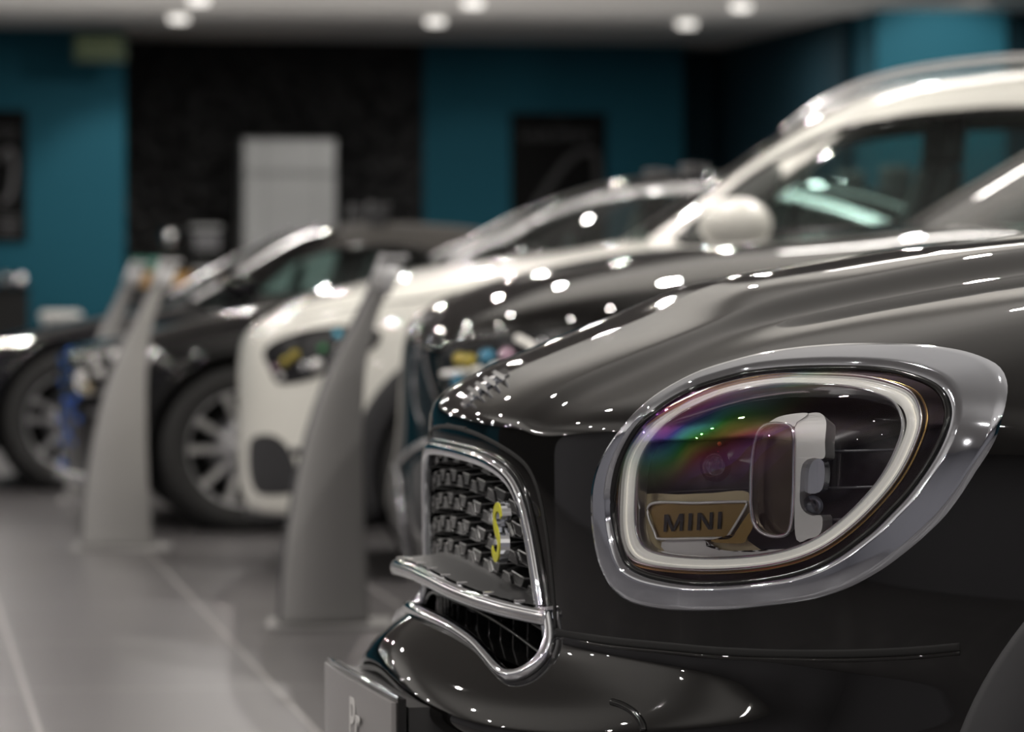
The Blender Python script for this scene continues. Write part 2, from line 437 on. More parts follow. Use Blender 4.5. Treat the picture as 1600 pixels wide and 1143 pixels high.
# floor: large matt porcelain tiles with pale joints
def floor_mat():
    m = mat('porcelain_tiles', (0.2, 0.19, 0.19), 0.33, spec=0.5); nt = m.node_tree; b = nt.nodes['Principled BSDF']
    tc = nt.nodes.new('ShaderNodeTexCoord'); mp = nt.nodes.new('ShaderNodeMapping')
    mp.inputs['Location'].default_value = (-0.32, 0.30, 0)
    br = nt.nodes.new('ShaderNodeTexBrick'); br.offset = 0.0
    br.inputs['Scale'].default_value = 1.0; br.inputs['Brick Width'].default_value = 0.6; br.inputs['Row Height'].default_value = 1.2
    br.inputs['Mortar Size'].default_value = 0.0065; br.inputs['Mortar Smooth'].default_value = 0.3
    br.inputs['Color1'].default_value = (0.104, 0.099, 0.101, 1); br.inputs['Color2'].default_value = (0.112, 0.107, 0.109, 1)
    br.inputs['Mortar'].default_value = (0.36, 0.35, 0.345, 1)
    n = nt.nodes.new('ShaderNodeTexNoise'); n.inputs['Scale'].default_value = 2.5; n.inputs['Detail'].default_value = 6
    mx = nt.nodes.new('ShaderNodeMix'); mx.data_type = 'RGBA'; mx.blend_type = 'MULTIPLY'; mx.inputs[0].default_value = 0.45
    cr = nt.nodes.new('ShaderNodeValToRGB'); cr.color_ramp.elements[0].color = (0.72, 0.72, 0.74, 1); cr.color_ramp.elements[1].color = (1.15, 1.12, 1.1, 1)
    nt.links.new(tc.outputs['Object'], mp.inputs[0]); nt.links.new(mp.outputs[0], br.inputs['Vector']); nt.links.new(tc.outputs['Object'], n.inputs['Vector'])
    nt.links.new(n.outputs['Fac'], cr.inputs[0]); nt.links.new(br.outputs['Color'], mx.inputs[6]); nt.links.new(cr.outputs[0], mx.inputs[7])
    nt.links.new(mx.outputs[2], b.inputs['Base Color'])
    return m
M['floor'] = floor_mat()
def tile_wall_mat():
    m = mat('black_relief_tiles', (0.006, 0.006, 0.0065), 0.45, spec=0.22); nt = m.node_tree; b = nt.nodes['Principled BSDF']
    tc = nt.nodes.new('ShaderNodeTexCoord'); v = nt.nodes.new('ShaderNodeTexVoronoi'); v.feature = 'F1'; v.inputs['Scale'].default_value = 9.0
    bp = nt.nodes.new('ShaderNodeBump'); bp.inputs['Strength'].default_value = 1.0; bp.inputs['Distance'].default_value = 0.05
    nt.links.new(tc.outputs['Object'], v.inputs['Vector']); nt.links.new(v.outputs['Distance'], bp.inputs['Height']); nt.links.new(bp.outputs[0], b.inputs['Normal'])
    return m
M['relief'] = tile_wall_mat()
XL, XR, YF, YB = -10.0, 8.75, -6.0, 33.6
struct(box('floor', XL, XR, YF, YB + 1.2, -0.1, 0, 'floor'))
struct(box('ceiling', XL, XR, YF, YB + 1.2, CEIL, CEIL + 0.1, 'ceiling'))
struct(box('wall_left', XL - 0.2, XL, 25.0, YB + 1.2, -0.1, CEIL, 'teal'))
struct(box('wall_left', XL - 0.2, XL, 14.0, 25.0, -0.1, CEIL, 'slate'))
struct(box('wall_left', XL - 0.2, XL, YF, 14.0, -0.1, CEIL, 'pale'))
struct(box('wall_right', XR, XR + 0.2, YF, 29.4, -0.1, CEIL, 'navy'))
struct(box('wall_front', XL, XR, YF - 0.2, YF, -0.1, CEIL, 'pale'))
def bx(px, Y):      # world x where the sight line through photo column px meets the plane y = Y
    k = (px - 800) / F_PX; D = Y / (math.cos(PSI) - k * math.sin(PSI)); R = k * D
    return R * math.cos(PSI) + D * math.sin(PSI)
x0 = bx(196, 32.2); x1 = bx(662, YB); x2 = bx(1067, YB)
struct(box('wall_back_left', XL, x0, 32.2, YB + 1.0, 0, CEIL, 'teal'))
struct(box('wall_back_tiled', x0, x1, YB, YB + 0.2, 0, CEIL, 'relief'))
struct(box('wall_back_center', x1, x2, YB, YB + 0.2, 0, CEIL, 'teal'))
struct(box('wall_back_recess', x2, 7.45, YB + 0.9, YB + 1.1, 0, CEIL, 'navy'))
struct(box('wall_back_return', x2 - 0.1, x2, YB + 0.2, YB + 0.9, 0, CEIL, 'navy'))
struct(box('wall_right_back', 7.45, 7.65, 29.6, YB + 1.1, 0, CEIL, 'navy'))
xp = bx(1369, 28.9); xq = bx(1571, 28.9)
struct(box('wall_right_pier', xp, xq, 28.9, 29.6, 0, CEIL, 'teal'))
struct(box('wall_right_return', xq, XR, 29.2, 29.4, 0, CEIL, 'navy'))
# ------------------------------------------------------------------ the black hatchback in the foreground
mini = Car(-0.0750, 5.10, 12.0, 'hatchback_car', 'glossy black compact car nearest the camera with a chrome-ringed oval headlamp')
MR = mini.root
mu = [-0.15, 0.0, 0.07, 0.14, 0.27, 0.36, 0.5, 0.65, 0.81, 1.1, 1.5, 3.9, 4.4]
mv = [0, 0.15, 0.29, 0.36, 0.52, 0.62, 0.70, 0.77, 0.84, 0.95]
mz = [[.70, .70, .69, .68, .665, .645, .62, .59, .55, .49],
      [.822, .820, .809, .792, .77, .745, .715, .68, .62, .55],
      [.870, .867, .856, .840, .820, .79, .76, .72, .665, .59],
      [.900, .897, .888, .872, .852, .824, .794, .75, .695, .62],
      [.949, .946, .939, .924, .908, .890, .866, .826, .77, .69],
      [.990, .987, .972, .947, .936, .923, .905, .87, .81, .73],
      [1.016, 1.013, 1.003, .974, .966, .957, .943, .912, .85, .77],
      [1.039, 1.037, 1.029, .998, .991, .984, .971, .942, .88, .80],
      [1.057, 1.055, 1.048, 1.019, 1.012, 1.004, .992, .962, .90, .82],
      [1.085, 1.08, 1.065, 1.05, 1.04, 1.03, 1.015, .985, .93, .85],
      [1.09, 1.085, 1.07, 1.06, 1.05, 1.04, 1.03, 1.01, .96, .88],
      [1.09, 1.085, 1.07, 1.06, 1.05, 1.04, 1.03, 1.01, .96, .88],
      [1.00, 1.00, 0.99, .98, .97, .95, .93, .90, .85, .80]]
mH = Height(mu, mv, mz, 0.011)
mW = Curve([(0.1, .885), (.4, .905), (.62, .908), (.75, .903), (.87, .885), (1.0, .86), (1.2, .82)], 0.04)
mLip = Curve([(0.15, 0.02), (0.30, 0.0), (0.415, -0.012), (0.452, -0.080), (0.480, -0.110), (0.515, -0.092), (0.565, -0.030), (0.60, 0.0), (0.7, 0.0), (1.2, 0.0)], 0.009)
WX, WZ, WR = 0.87, 0.32, 0.40
def mF(P):
    u, v, z = P[:, 0], P[:, 1], P[:, 2]; s = np.abs(v)
    off = mLip(z + 0.05 * (1 - np.exp(-(s / 0.25) ** 2))) * np.exp(-(s / 0.62) ** 3)
    W = mW(z); a = np.clip((0.92 + off * 0 - (u - off)) / 0.92, 0, 3) ; b = s / W
    front = ((a ** 2.6 + b ** 2.6) ** (1 / 2.6) - 1) * 0.8
    bb = np.clip((u - 3.5) / 0.80, 0, 3); rear = ((bb ** 2.6 + b ** 2.6) ** (1 / 2.6) - 1) * 0.8
    return smax([front, rear, z - mH(u, v), 0.21 - z, s - W], 0.0095)
ks = knots((-1, -0.93, 26), (-0.93, -0.45, 260), (-0.45, 0.9, 60), (0.9, 1, 20))
kb = list(np.linspace(-1, 1, 210)); kc = list(np.linspace(-1, 1, 190))
mP, mFc, mN = skin(mF, (0.42, 3.8, 0.66), (0.9, 0.42), ks, kb, kc, (-0.14, 4.3))
bez_out = [(924, 784), (928, 750), (939, 719), (957, 689), (979, 662), (1011, 631), (1049, 605), (1100, 580), (1162, 561), (1215, 549), (1272, 541.5), (1330, 537.5), (1381, 537), (1430, 538), (1469, 541), (1515, 548), (1550, 559), (1569, 572), (1579, 592), (1579, 620), (1565, 675), (1550, 706), (1530, 736), (1508, 771), (1482, 806), (1454, 834), (1425, 859), (1385, 889), (1337, 916), (1295, 932), (1250, 942), (1162, 953), (1120, 956), (1075, 957), (1030, 954), (987, 944), (963, 929), (948, 908), (936, 880), (927, 835)]
bez_in = [(955, 762), (963, 725), (976, 694), (996, 662), (1018, 642), (1044, 623), (1080, 604), (1119, 591), (1162, 580), (1206, 574), (1250, 571), (1294, 570), (1340, 571), (1381, 574), (1412, 580), (1442, 590), (1464, 603), (1476, 620), (1481, 645), (1476, 670), (1466, 694), (1452, 720), (1434, 747), (1413, 774), (1390, 798), (1364, 824), (1337, 846), (1305, 869), (1272, 886), (1230, 899), (1184, 907), (1140, 911), (1097, 912), (1060, 909), (1022, 902), (1000, 895), (979, 883), (967, 860), (958, 825), (954, 795)]
fo = resample([(700, 676), (745, 697), (785, 718), (812, 738), (826, 765), (838, 810), (846, 850), (853, 900), (858, 950), (862, 985)], 40)
# grille opening and lamp openings are cut from the skin
cen = np.array([mP[list(f)].mean(0) for f in mFc])
ctr = cen.copy(); ctr[:, 1] = -np.abs(ctr[:, 1])        # judge both sides by the near one
pp = mini.proj(ctr)
facing = (np.array([mN[f[0]] for f in mFc]) * np.array([1, 0, 0]))[:, 0] < 0.5
bo = np.array(bez_out); bi = np.array(bez_in); mid = resample(bo, 80, True) * 0.45 + resample(bi, 80, True) * 0.55
def loop_align(A, B, n):
    A = resample(A, n, True); B = resample(B, n, True)
    ca, cb = A.mean(0), B.mean(0); th = np.arctan2(*(A - ca).T[::-1])
    tb = np.arctan2(*(B - cb).T[::-1]); k = np.argmin(np.abs(np.angle(np.exp(1j * (tb - th[0]))))); return A, np.roll(B, -k, 0)
bo_, bi_ = loop_align(bo, bi, 160)
mid = bo_ * 0.4 + bi_ * 0.6
hole_lamp = inside(mid, pp) & (ctr[:, 1] < -0.42) & (cen[:, 2] > 0.56) & (cen[:, 0] < 0.75)
# grille openings: half outlines carried onto the skin, then mirrored
frame_px = [(679, 682), (700, 691), (712, 698), (760, 720), (792, 740), (810, 764), (822, 798), (833, 850), (842, 905), (848, 950), (852, 975)]
low_px = [(852, 996), (846, 1020), (835, 1052), (824, 1068), (804, 1072), (764, 1056), (715, 1022), (684, 988), (662, 955)]
bar_v = [(0.0, .606), (.10, .604), (.20, .598), (.30, .589), (.36, .583), (.40, .579), (.425, .577)]
def half_path(px, n, end_center_first):
    P = mini.hit(mF, px); P = P[P[:, 1] < -0.03] if True else P
    c = P[0] if end_center_first else P[-1]
    C = mini_front(0.0, c[2] + (0.004 if end_center_first else 0.002))
    P = np.vstack([[C], P]) if end_center_first else np.vstack([P, [C]])
    return P
def mini_front(v, z, out=0.0):
    """point of the skin seen from straight ahead at lateral v, height z"""
    v = np.atleast_1d(np.asarray(v, float)); z = np.atleast_1d(np.asarray(z, float)) * np.ones(len(v))
    lo = np.full(len(v), -0.3); hi = np.full(len(v), 0.6)
    for _ in range(34):
        m = (lo + hi) / 2; f = mF(np.stack([m, v, z], 1)); lo = np.where(f > 0, m, lo); hi = np.where(f > 0, hi, m)
    P = np.stack([lo, v, z], 1)
    if out: P = P + grad(mF, P) * out
    return P if len(P) > 1 else P[0]
fr = half_path(frame_px, 40, True); lw = half_path(low_px, 40, False)
def both(P, first):      # near half -> full symmetric path, far side first
    Q = mirror(P)
    return np.vstack([Q[::-1], P[1:]]) if first else np.vstack([P, Q[::-1][1:]])
fr_full = resample(both(fr, True), 150, False, 3)
LV = np.array([(0, .551), (.08, .549), (.16, .543), (.24, .532), (.30, .519), (.345, .508), (.375, .503), (.398, .509), (.408, .527), (.402, .55), (.394, .572), (.388, .590)])
lvn = mini_front(-LV[:, 0], LV[:, 1]); lw = lvn[::-1]
lw_full = resample(both(lw, False), 150, False, 3)
poly_u = fr_full[:, 1:3]; poly_l = lw_full[:, 1:3]
hg = np.vstack([poly_u, [[-0.385, 0.585], [0.385, 0.585]]])
hl = np.vstack([poly_l, [[0.385, 0.60], [-0.385, 0.60]]])
yz = cen[:, 1:3]
hole_grille = (inside(hg, yz) | inside(hl, yz)) & (cen[:, 0] < 0.2)
cv = np.abs(cen[:, 1]); cz = cen[:, 2]
arch = ((cen[:, 0] - WX) ** 2 + (cz - WZ) ** 2 < WR ** 2) | ((cen[:, 0] - WX - 2.67) ** 2 + (cz - WZ) ** 2 < WR ** 2)
arch &= (cv > 0.55)
sub_mesh('body_shell', mP, mFc, ~(hole_lamp | hole_grille | arch), 'black_paint', MR, mN)

# --- chrome of the grille: upper frame, lower ring, middle bar
def ribbon_prof(w, h, k=14, p=3.0):
    a = np.linspace(0, 2 * np.pi, k, endpoint=False); c, s_ = np.cos(a), np.sin(a)
    return np.stack([w * np.sign(c) * np.abs(c) ** (2 / p), h * np.sign(s_) * np.abs(s_) ** (2 / p)], 1)
Nf = grad(mF, fr_full); tube('grille_frame', fr_full + Nf * 0.001, 0, 'chrome', MR, N=Nf, prof=ribbon_prof(0.0085, 0.009, 18))
Nl = grad(mF, lw_full); tube('lower_grille_ring', lw_full + Nl * 0.003, 0, 'chrome', MR, N=Nl, prof=ribbon_prof(0.0085, 0.010, 18, 2.4))
# thin black gap moulding outside the chrome
go = fr_full.copy(); tube('frame_gasket', mini_front(fr_full[:, 1] * 1.03, fr_full[:, 2] + 0.010) + 0, 0.0045, 'black_gloss', MR)
bv = np.array(bar_v); tt = np.linspace(-.398, .398, 120); bz_ = hermite(bv[:, 0], bv[:, 1], np.abs(tt))
base = mini_front(tt, np.full(120, 0.66)); bulge = 0.052 * (1 - (np.abs(tt) / .41) ** 4)
bp = np.stack([base[:, 0] - bulge, tt, bz_], 1)
Nb = np.stack([-np.ones(120), tt * 0.9, np.zeros(120)], 1)
tube('bumper_bar', bp, 0, 'chrome', MR, N=Nb, prof=ribbon_prof(0.0105, 0.009, 18, 4.0))
inner = bp + np.array([0.012, 0, 0]); tube('bar_inlay', bp + Nb / np.linalg.norm(Nb, axis=1)[:, None] * 0.0045 * 1.0, 0, 'satin_chrome', MR, N=Nb, prof=ribbon_prof(0.006, 0.0052, 12, 5.0))
# little clips on the upper edge of the bar
V_, F_ = [], []
prts = []
for t_ in (-.30, -.20, -.10, 0.0, .08, .15, .22, .29, .35, .40):
    for sgn in (-1,):
        i = int(np.argmin(np.abs(tt + t_)));  c = bp[i]
        box('bar_clip', c[0] - 0.002, c[0] + 0.012, c[1] - 0.004, c[1] + 0.004, c[2] + 0.009, c[2] + 0.014, 'satin_chrome', MR, 0.001)
# shelf between the upper grille and the bar
sh_t = np.linspace(-.385, .385, 80); zz = hermite(bv[:, 0], bv[:, 1], np.abs(sh_t)) + 0.012
o_ = mini_front(sh_t, np.full(80, 0.66)); bl = 0.050 * (1 - (np.abs(sh_t) / .41) ** 4)
rows = []
for f, dz in ((0.0, 0.0), (0.25, 0.003), (0.55, 0.006), (0.8, 0.010), (1.0, 0.018)):
    rows.append(np.stack([o_[:, 0] - bl * (1 - f) + 0.03 * f, sh_t, zz + dz * (1 - .75 * (np.abs(sh_t) / .41) ** 2)], 1))
V_ = np.vstack(rows); F_ = [(r * 80 + i, r * 80 + i + 1, (r + 1) * 80 + i + 1, (r + 1) * 80 + i) for r in range(4) for i in range(79)]
fix_normals(mesh('bumper_shelf', V_, F_, 'black_plastic', MR))
# --- grille insert: rows of folded bars in front of a dark well
def gy(v): return 0.022 + 0.05 * np.abs(v) ** 2
parts = []; eparts = []
per, pitch = 0.088, 0.0315; z_lo = 0.588
for r in range(-1, 8):
    z0_ = z_lo + pitch * r
    for q in range(-13, 14):
        vc = q * per / 2 + (per / 4 if r % 2 else 0); up = (q % 2 == 0)
        a0, a1 = per * .40, per * .17
        lo_, hi_ = (a0, a1) if up else (a1, a0)
        zz0, zz1 = z0_ + .002, z0_ + pitch - .002
        base_ = [(vc - lo_, zz0), (vc + lo_, zz0), (vc + hi_, zz1), (vc - hi_, zz1)]
        e = .010 if up else .004; f_ = .004 if up else .010
        front_ = [(vc - lo_ * .62, zz0 + f_), (vc + lo_ * .62, zz0 + f_), (vc + hi_ * .62, zz1 - e), (vc - hi_ * .62, zz1 - e)]
        test = np.array([(v_, z_ - .26 * v_ * v_) for v_, z_ in base_])
        if not inside(hg, test).sum() >= 1: continue
        def P3(lst, du):
            vv = np.array([p[0] for p in lst]); s0 = mini_front(vv, np.full(4, .68))[:, 0]
            return [(float(s0[i]) + du, float(vv[i]), lst[i][1] - .26 * float(vv[i]) ** 2) for i in range(4)]
        fr3 = P3(front_, .006); parts.append((P3(base_, .034) + fr3, [(4, 5, 6, 7), (0, 1, 5, 4), (1, 2, 6, 5), (2, 3, 7, 6), (3, 0, 4, 7)]))
        eparts.append(tube_vf(np.array(fr3), .0010, 5, True))
        b3 = P3(base_, .033)
        eparts.append(tube_vf(np.array([b3[0], fr3[0]]), .0008, 5)); eparts.append(tube_vf(np.array([b3[3], fr3[3]]), .0008, 5))
V_, F_ = join_vf(eparts); mesh('grille_edging', V_, F_, 'grille_edge', MR, False)
V_, F_ = join_vf(parts); gm = fix_normals(mesh('grille_mesh', V_, F_, 'grille_black', MR, False))
bk = np.linspace(-.47, .47, 40); b0 = mini_front(bk, np.full(40, .66))
V_ = [(b0[i, 0] + 0.075, bk[i], z) for z in (0.45, 0.83) for i in range(40)]
mesh('grille_well', V_, [(i, i + 1, 41 + i, 40 + i) for i in range(39)], 'void', MR)
# lower intake: vertical fins and one long blade
parts = []
for v_ in np.arange(-.40, .401, 0.05):
    p = mini_front([v_, v_], [0.585, 0.59])
    parts.append(box_vf(p[0][0] + 0.012, p[0][0] + 0.10, v_ - 0.003, v_ + 0.003, 0.51 - 0.02 * (abs(v_) > .3), 0.592, 0.001))
V_, F_ = join_vf(parts); fix_normals(mesh('lower_grille_fins', V_, F_, 'grille_black', MR, False))
tv = np.linspace(-.44, .44, 60); lp = mini_front(tv, .573 - .28 * tv ** 2); lp[:, 0] += 0.008
tube('lower_grille_blade', lp, 0.0026, 'grille_black', MR)
lp2 = mini_front(tv[4:-4], np.full(52, .542) - .15 * tv[4:-4] ** 2)
V_ = np.vstack([lp2 + [0.012, 0, -0.012], lp2 + [0.09, 0, 0.0]]); fix_normals(mesh('lower_grille_floor', V_, [(i, i + 1, 53 + i, 52 + i) for i in range(51)], 'black_gloss', MR))
# --- S badge in the grille: yellow face on a chrome body
Spts = [(.345, .700), (.335, .712), (.315, .716), (.297, .708), (.292, .693), (.302, .680), (.318, .671), (.327, .657), (.322, .641), (.304, .633), (.286, .637), (.275, .648)]
Sx = resample([(p[0], p[1]) for p in Spts], 50)
Sx[:, 0] = .290 + (Sx[:, 0] - .31) * .78; Sx[:, 1] = .678 + (Sx[:, 1] - .675) * .78; uS = 0.002
P_ = np.stack([np.full(50, uS), -Sx[:, 0], Sx[:, 1]], 1); NN = np.tile([-1.0, 0, 0], (50, 1))
wS = np.interp(np.linspace(0, 1, 50), [0, .15, .5, .85, 1], [0.0050, .007, .0085, .007, .0050])
prof = np.stack([np.stack([w_ * np.array([-1, 1, 1, -1]), np.array([-.006, -.006, 0.006, 0.006])], 1) for w_ in wS])
sb = tube('badge_letter', P_, 0, 'chrome', MR, N=NN, prof=prof, smooth=False)
prof = np.stack([np.stack([w_ * .78 * np.array([-1, 1, 1, -1]), np.array([0.0, 0.0, 0.0075, 0.0075])], 1) for w_ in wS])
tube('badge_face', P_, 0, 'yellow', sb, N=NN, prof=prof, smooth=False)
# --- winged badge on the nose
from mathutils.geometry import tessellate_polygon
def relief(name, px, h, material, parent, lift=0.0, n=None, FF=None, depth=None, smooth=False):
    """raised or sunk piece with side walls; outline carried onto the skin (or an inner offset of it)"""
    O = np.array(px, float) if n is None else resample(px, n, True, 0)
    G = FF or mF; P = mini.hit(G, O); N = grad(mF, P); k = len(P)
    top, bot = P + N * (lift + h), P + N * lift
    tri = tessellate_polygon([[Vector((x, y, 0)) for x, y in O]])
    F = [tuple(t) for t in tri] + [(i, (i + 1) % k, k + (i + 1) % k, k + i) for i in range(k)]
    return fix_normals(mesh(name, np.vstack([top, bot]), F, material, parent, smooth))
be = relief('nose_badge', [(721, 632), (732, 618), (748, 603), (768, 589), (790, 575), (795, 579), (796, 586), (786, 592), (770, 602), (752, 614), (730, 634), (724, 637)], .003, 'chrome', MR, -.001)
relief('badge_disc', [(738, 619), (750, 606), (764, 596), (776, 590), (778, 593), (768, 600), (754, 610), (742, 620)], .005, 'satin_chrome', be)
for (x, y) in ((789, 597), (775, 606), (762, 614), (750, 621.5), (736, 632)):
    relief('badge_wing', [(x - 17, y - 9), (x - 12, y - 13), (x + 2, y - 5), (x + 4, y + 1), (x + 1, y + 3), (x - 6, y - 1)], .0065, 'chrome', be)
# --- joint between wing and bumper
seam_px = [(868, 987), (950, 1000), (1050, 1010), (1150, 1018), (1300, 1021), (1420, 1017), (1500, 1010)]
sp = resample(mini.hit(mF, seam_px), 120, False, 2); Ns = grad(mF, sp)
for P_ in (sp, mirror(sp)):
    N_ = grad(mF, P_)
    tube('panel_gap', P_ + N_ * 0.0004, 0, 'void', MR, N=N_, prof=ribbon_prof(0.0050, 0.0014, 10))
    tube('gap_lip', P_ + N_ * -0.0012 - np.array([0, 0, 0.0070]), 0.003, 'black_paint', MR)
hp = np.vstack([sp[:1] + [-.002, .004, .004]]);
he = mini.hit(mF, [(698, 664), (728, 672), (760, 685), (800, 708), (826, 732), (842, 770), (852, 820), (860, 880), (866, 940), (868, 985)])
he = resample(he, 80, False, 2)
for P_ in (he, mirror(he)):
    N_ = grad(mF, P_); tube('hood_gap', P_ + N_ * 0.0002, 0, 'void', MR, N=N_, prof=ribbon_prof(0.0030, 0.0012, 10))

# --- headlamp: chrome bezel, housing, running-light ring, lens block, cover
def FD(d): return lambda P: mF(P) + d
def both_sides(o):
    c = mirror_copy(o); c.parent = o.parent; return c
K = 9; loops = []
for k in range(K):
    f = k / (K - 1); A = bo_ * (1 - f) + bi_ * f; P = mini.hit(mF, A); N = grad(mF, P)
    h = np.interp(f, [0, .04, .10, .5, .90, .96, 1], [-.004, .0025, .0045, .0050, .0050, .003, -.008])
    loops.append(P + N * h)
n_ = 160; V_ = np.vstack(loops); F_ = [(k * n_ + i, k * n_ + (i + 1) % n_, (k + 1) * n_ + (i + 1) % n_, (k + 1) * n_ + i) for k in range(K - 1) for i in range(n_)]
hl_root = fix_normals(mesh('headlamp', V_, F_, 'bezel_chrome', MR))
hl_root['label'] = 'chrome headlamp surround'
def lampo(o):
    o.parent = hl_root; return o
# rubber gap
inn = resample(bi, 160, True, 1)
Pi = mini.hit(mF, inn); Ni = grad(mF, Pi)
lampo(tube('lamp_gasket', Pi - Ni * 0.004, 0.0042, 'black_gloss', MR, closed=True))
# bowl
cI = inn.mean(0); loops = []
for f, d in ((1.0, .002), (.99, .02), (.95, .045), (.80, .068), (.5, .075), (.05, .076)):
    loops.append(mini.hit(FD(d), cI + (inn - cI) * f))
V_ = np.vstack(loops); F_ = [(k * 160 + i, k * 160 + (i + 1) % 160, (k + 1) * 160 + (i + 1) % 160, (k + 1) * 160 + i) for k in range(5) for i in range(160)]
F_.append(tuple(5 * 160 + i for i in range(160)))
lampo(mesh('lamp_housing', V_, F_, 'lamp_dark', MR))
drl = [(987, 780), (994, 719), (1018, 679), (1046, 656), (1084, 636), (1122, 620), (1162, 609), (1206, 602), (1250, 600), (1337, 603), (1394, 616), (1416, 628), (1426, 650), (1425, 675), (1403, 727), (1372, 771), (1324, 819), (1272, 854), (1206, 874), (1119, 881), (1040, 876), (1001, 863), (988, 832)]
D1 = resample(drl, 160, True, 3); cD = D1.mean(0)
def loop_tube(name, sc_, d, w_, h_, material, p=2.2):
    P = mini.hit(FD(d), cD + (D1 - cD) * sc_); N = grad(mF, P)
    return lampo(tube(name, P, 0, material, MR, closed=True, N=N, prof=ribbon_prof(w_, h_, 14, p)))
loop_tube('running_light_ring', .992, .016, .0060, .0070, 'drl')
loop_tube('ring_light_guide', 1.036, .013, .0018, .0050, 'drl')
loop_tube('ring_outer_edge', 1.062, .015, .0030, .009, 'satin_chrome')
loop_tube('ring_inner_edge', .935, .018, .0024, .010, 'clear_rim')
loop_tube('ring_outer_flange', 1.10, .010, .0022, .004, 'amber_metal')
def flat(name, px, d, material, rings=4, n=48, thick=None):
    return lampo(patch(name, mini, FD(d), px, 0.0, material, MR, rings, n, 0))
flat('reflector_shelf', [(1004, 774), (1060, 772), (1110, 770), (1168, 768), (1174, 800), (1168, 842), (1190, 862), (1120, 866), (1050, 862), (1012, 852), (1004, 815)], .030, 'gold_metal')
flat('reflector_lip', [(1034, 846), (1070, 843), (1100, 842), (1108, 855), (1170, 862), (1230, 857), (1225, 866), (1150, 874), (1070, 870), (1040, 862)], .024, 'satin_white')
# name plate
pl_px = [(1016, 790), (1066, 787), (1116, 786), (1163, 784), (1166, 788), (1152, 812), (1138, 836), (1132, 839), (1080, 840), (1030, 840), (1026, 836), (1020, 812)]
flat('name_plate', pl_px, .022, 'gold_plate')
PL = mini.hit(FD(.020), resample([(1015, 788.5), (1090, 785.5), (1163, 783.5), (1167, 788), (1137, 838), (1130, 840), (1080, 841), (1030, 841.5), (1025, 836)], 90, True, 1))
lampo(tube('plate_outline', PL, .0018, 'satin_white', MR, closed=True))
def glyph_strokes():
    w = .17
    def bar(x0, x1): return [(x0, 0), (x1, 0), (x1, 1), (x0, 1)]
    M_ = [bar(0, .17), bar(.88, 1.05), [(0, 1), (.22, 1), (.60, .0), (.45, .0)], [(1.05, 1), (.83, 1), (.45, .0), (.60, .0)]]
    N_ = [bar(0, .17), bar(.68, .85), [(0, 1), (.20, 1), (.85, 0), (.65, 0)]]
    out = []; x = 0
    for g, wd in ((M_, 1.05), ([bar(0, .19)], .19), (N_, .85), ([bar(0, .19)], .19)):
        out += [[(x + p, q) for p, q in s_] for s_ in g]; x += wd + .30
    return out, x - .30
gs, gw = glyph_strokes(); V_, F_ = [], []
for s_ in gs:
    F_.append(tuple(range(len(V_), len(V_) + 4)))
    V_ += [(1036.5 + p / gw * 89.5 + q * 1.5, 830.5 - p / gw * 4.5 - q * 27) for p, q in s_]
lampo(mesh('plate_lettering', mini.hit(FD(.0205), V_), F_, 'letter_black', MR, False))
# wedge bracket to the right of the plate
flat('amber_bracket', [(1172, 800), (1176, 822), (1168, 838), (1160, 848), (1118, 847), (1112, 843), (1140, 841), (1150, 830)], .018, 'amber_metal')
# projector behind
PJ = mini.hit(FD(.055), [(1118, 728)])[0]
def sphere(name, c, r, material, parent, nu=24, nv=14, sx=1, sy=1, sz=1):
    V = [(c[0] + sx * r * math.sin(math.pi * j / nv) * math.cos(2 * math.pi * i / nu), c[1] + sy * r * math.sin(math.pi * j / nv) * math.sin(2 * math.pi * i / nu), c[2] + sz * r * math.cos(math.pi * j / nv)) for j in range(nv + 1) for i in range(nu)]
    F = [(j * nu + i, j * nu + (i + 1) % nu, (j + 1) * nu + (i + 1) % nu, (j + 1) * nu + i) for j in range(nv) for i in range(nu)]
    return fix_normals(mesh(name, V, F, material, parent))
lampo(sphere('projector_lens', PJ, 0.019, 'lens_glass', MR))
lampo(sphere('indicator_bulb', mini.hit(FD(.058), [(1124, 693)])[0], 0.0025, 'bulb_orange', MR))
# divider line and ribs
for px in ([(1008, 772), (1060, 768), (1120, 765), (1176, 763)], ):
    lampo(tube('housing_step', mini.hit(FD(.036), resample(px, 20)), .0012, 'black_gloss', MR))
for y0 in (705, 762, 812):
    P = mini.hit(FD(.050), resample([(1292, y0), (1340, y0 - 1), (1400, y0 - 3)] if y0 < 770 else [(1292, y0), (1330, y0 - 2)], 16))
    lampo(tube('housing_rib', P, .0016, 'lamp_grey', MR))
# lens block frame
fr_px = [(1177, 765), (1178, 730), (1182, 695), (1190, 673), (1204, 664), (1222, 663), (1238, 666), (1243, 680), (1243, 720), (1242, 780), (1238, 822), (1230, 835), (1210, 837), (1192, 830), (1181, 815), (1177, 790)]
FP = resample(fr_px, 90, True, 1)
P = mini.hit(FD(.016), FP); lampo(tube('lens_frame', P, 0, 'chrome', MR, closed=True, N=grad(mF, P), prof=ribbon_prof(.0026, .008, 12)))
flat('lens_pane', fr_px, .030, 'lens_bronze', 5, 60)
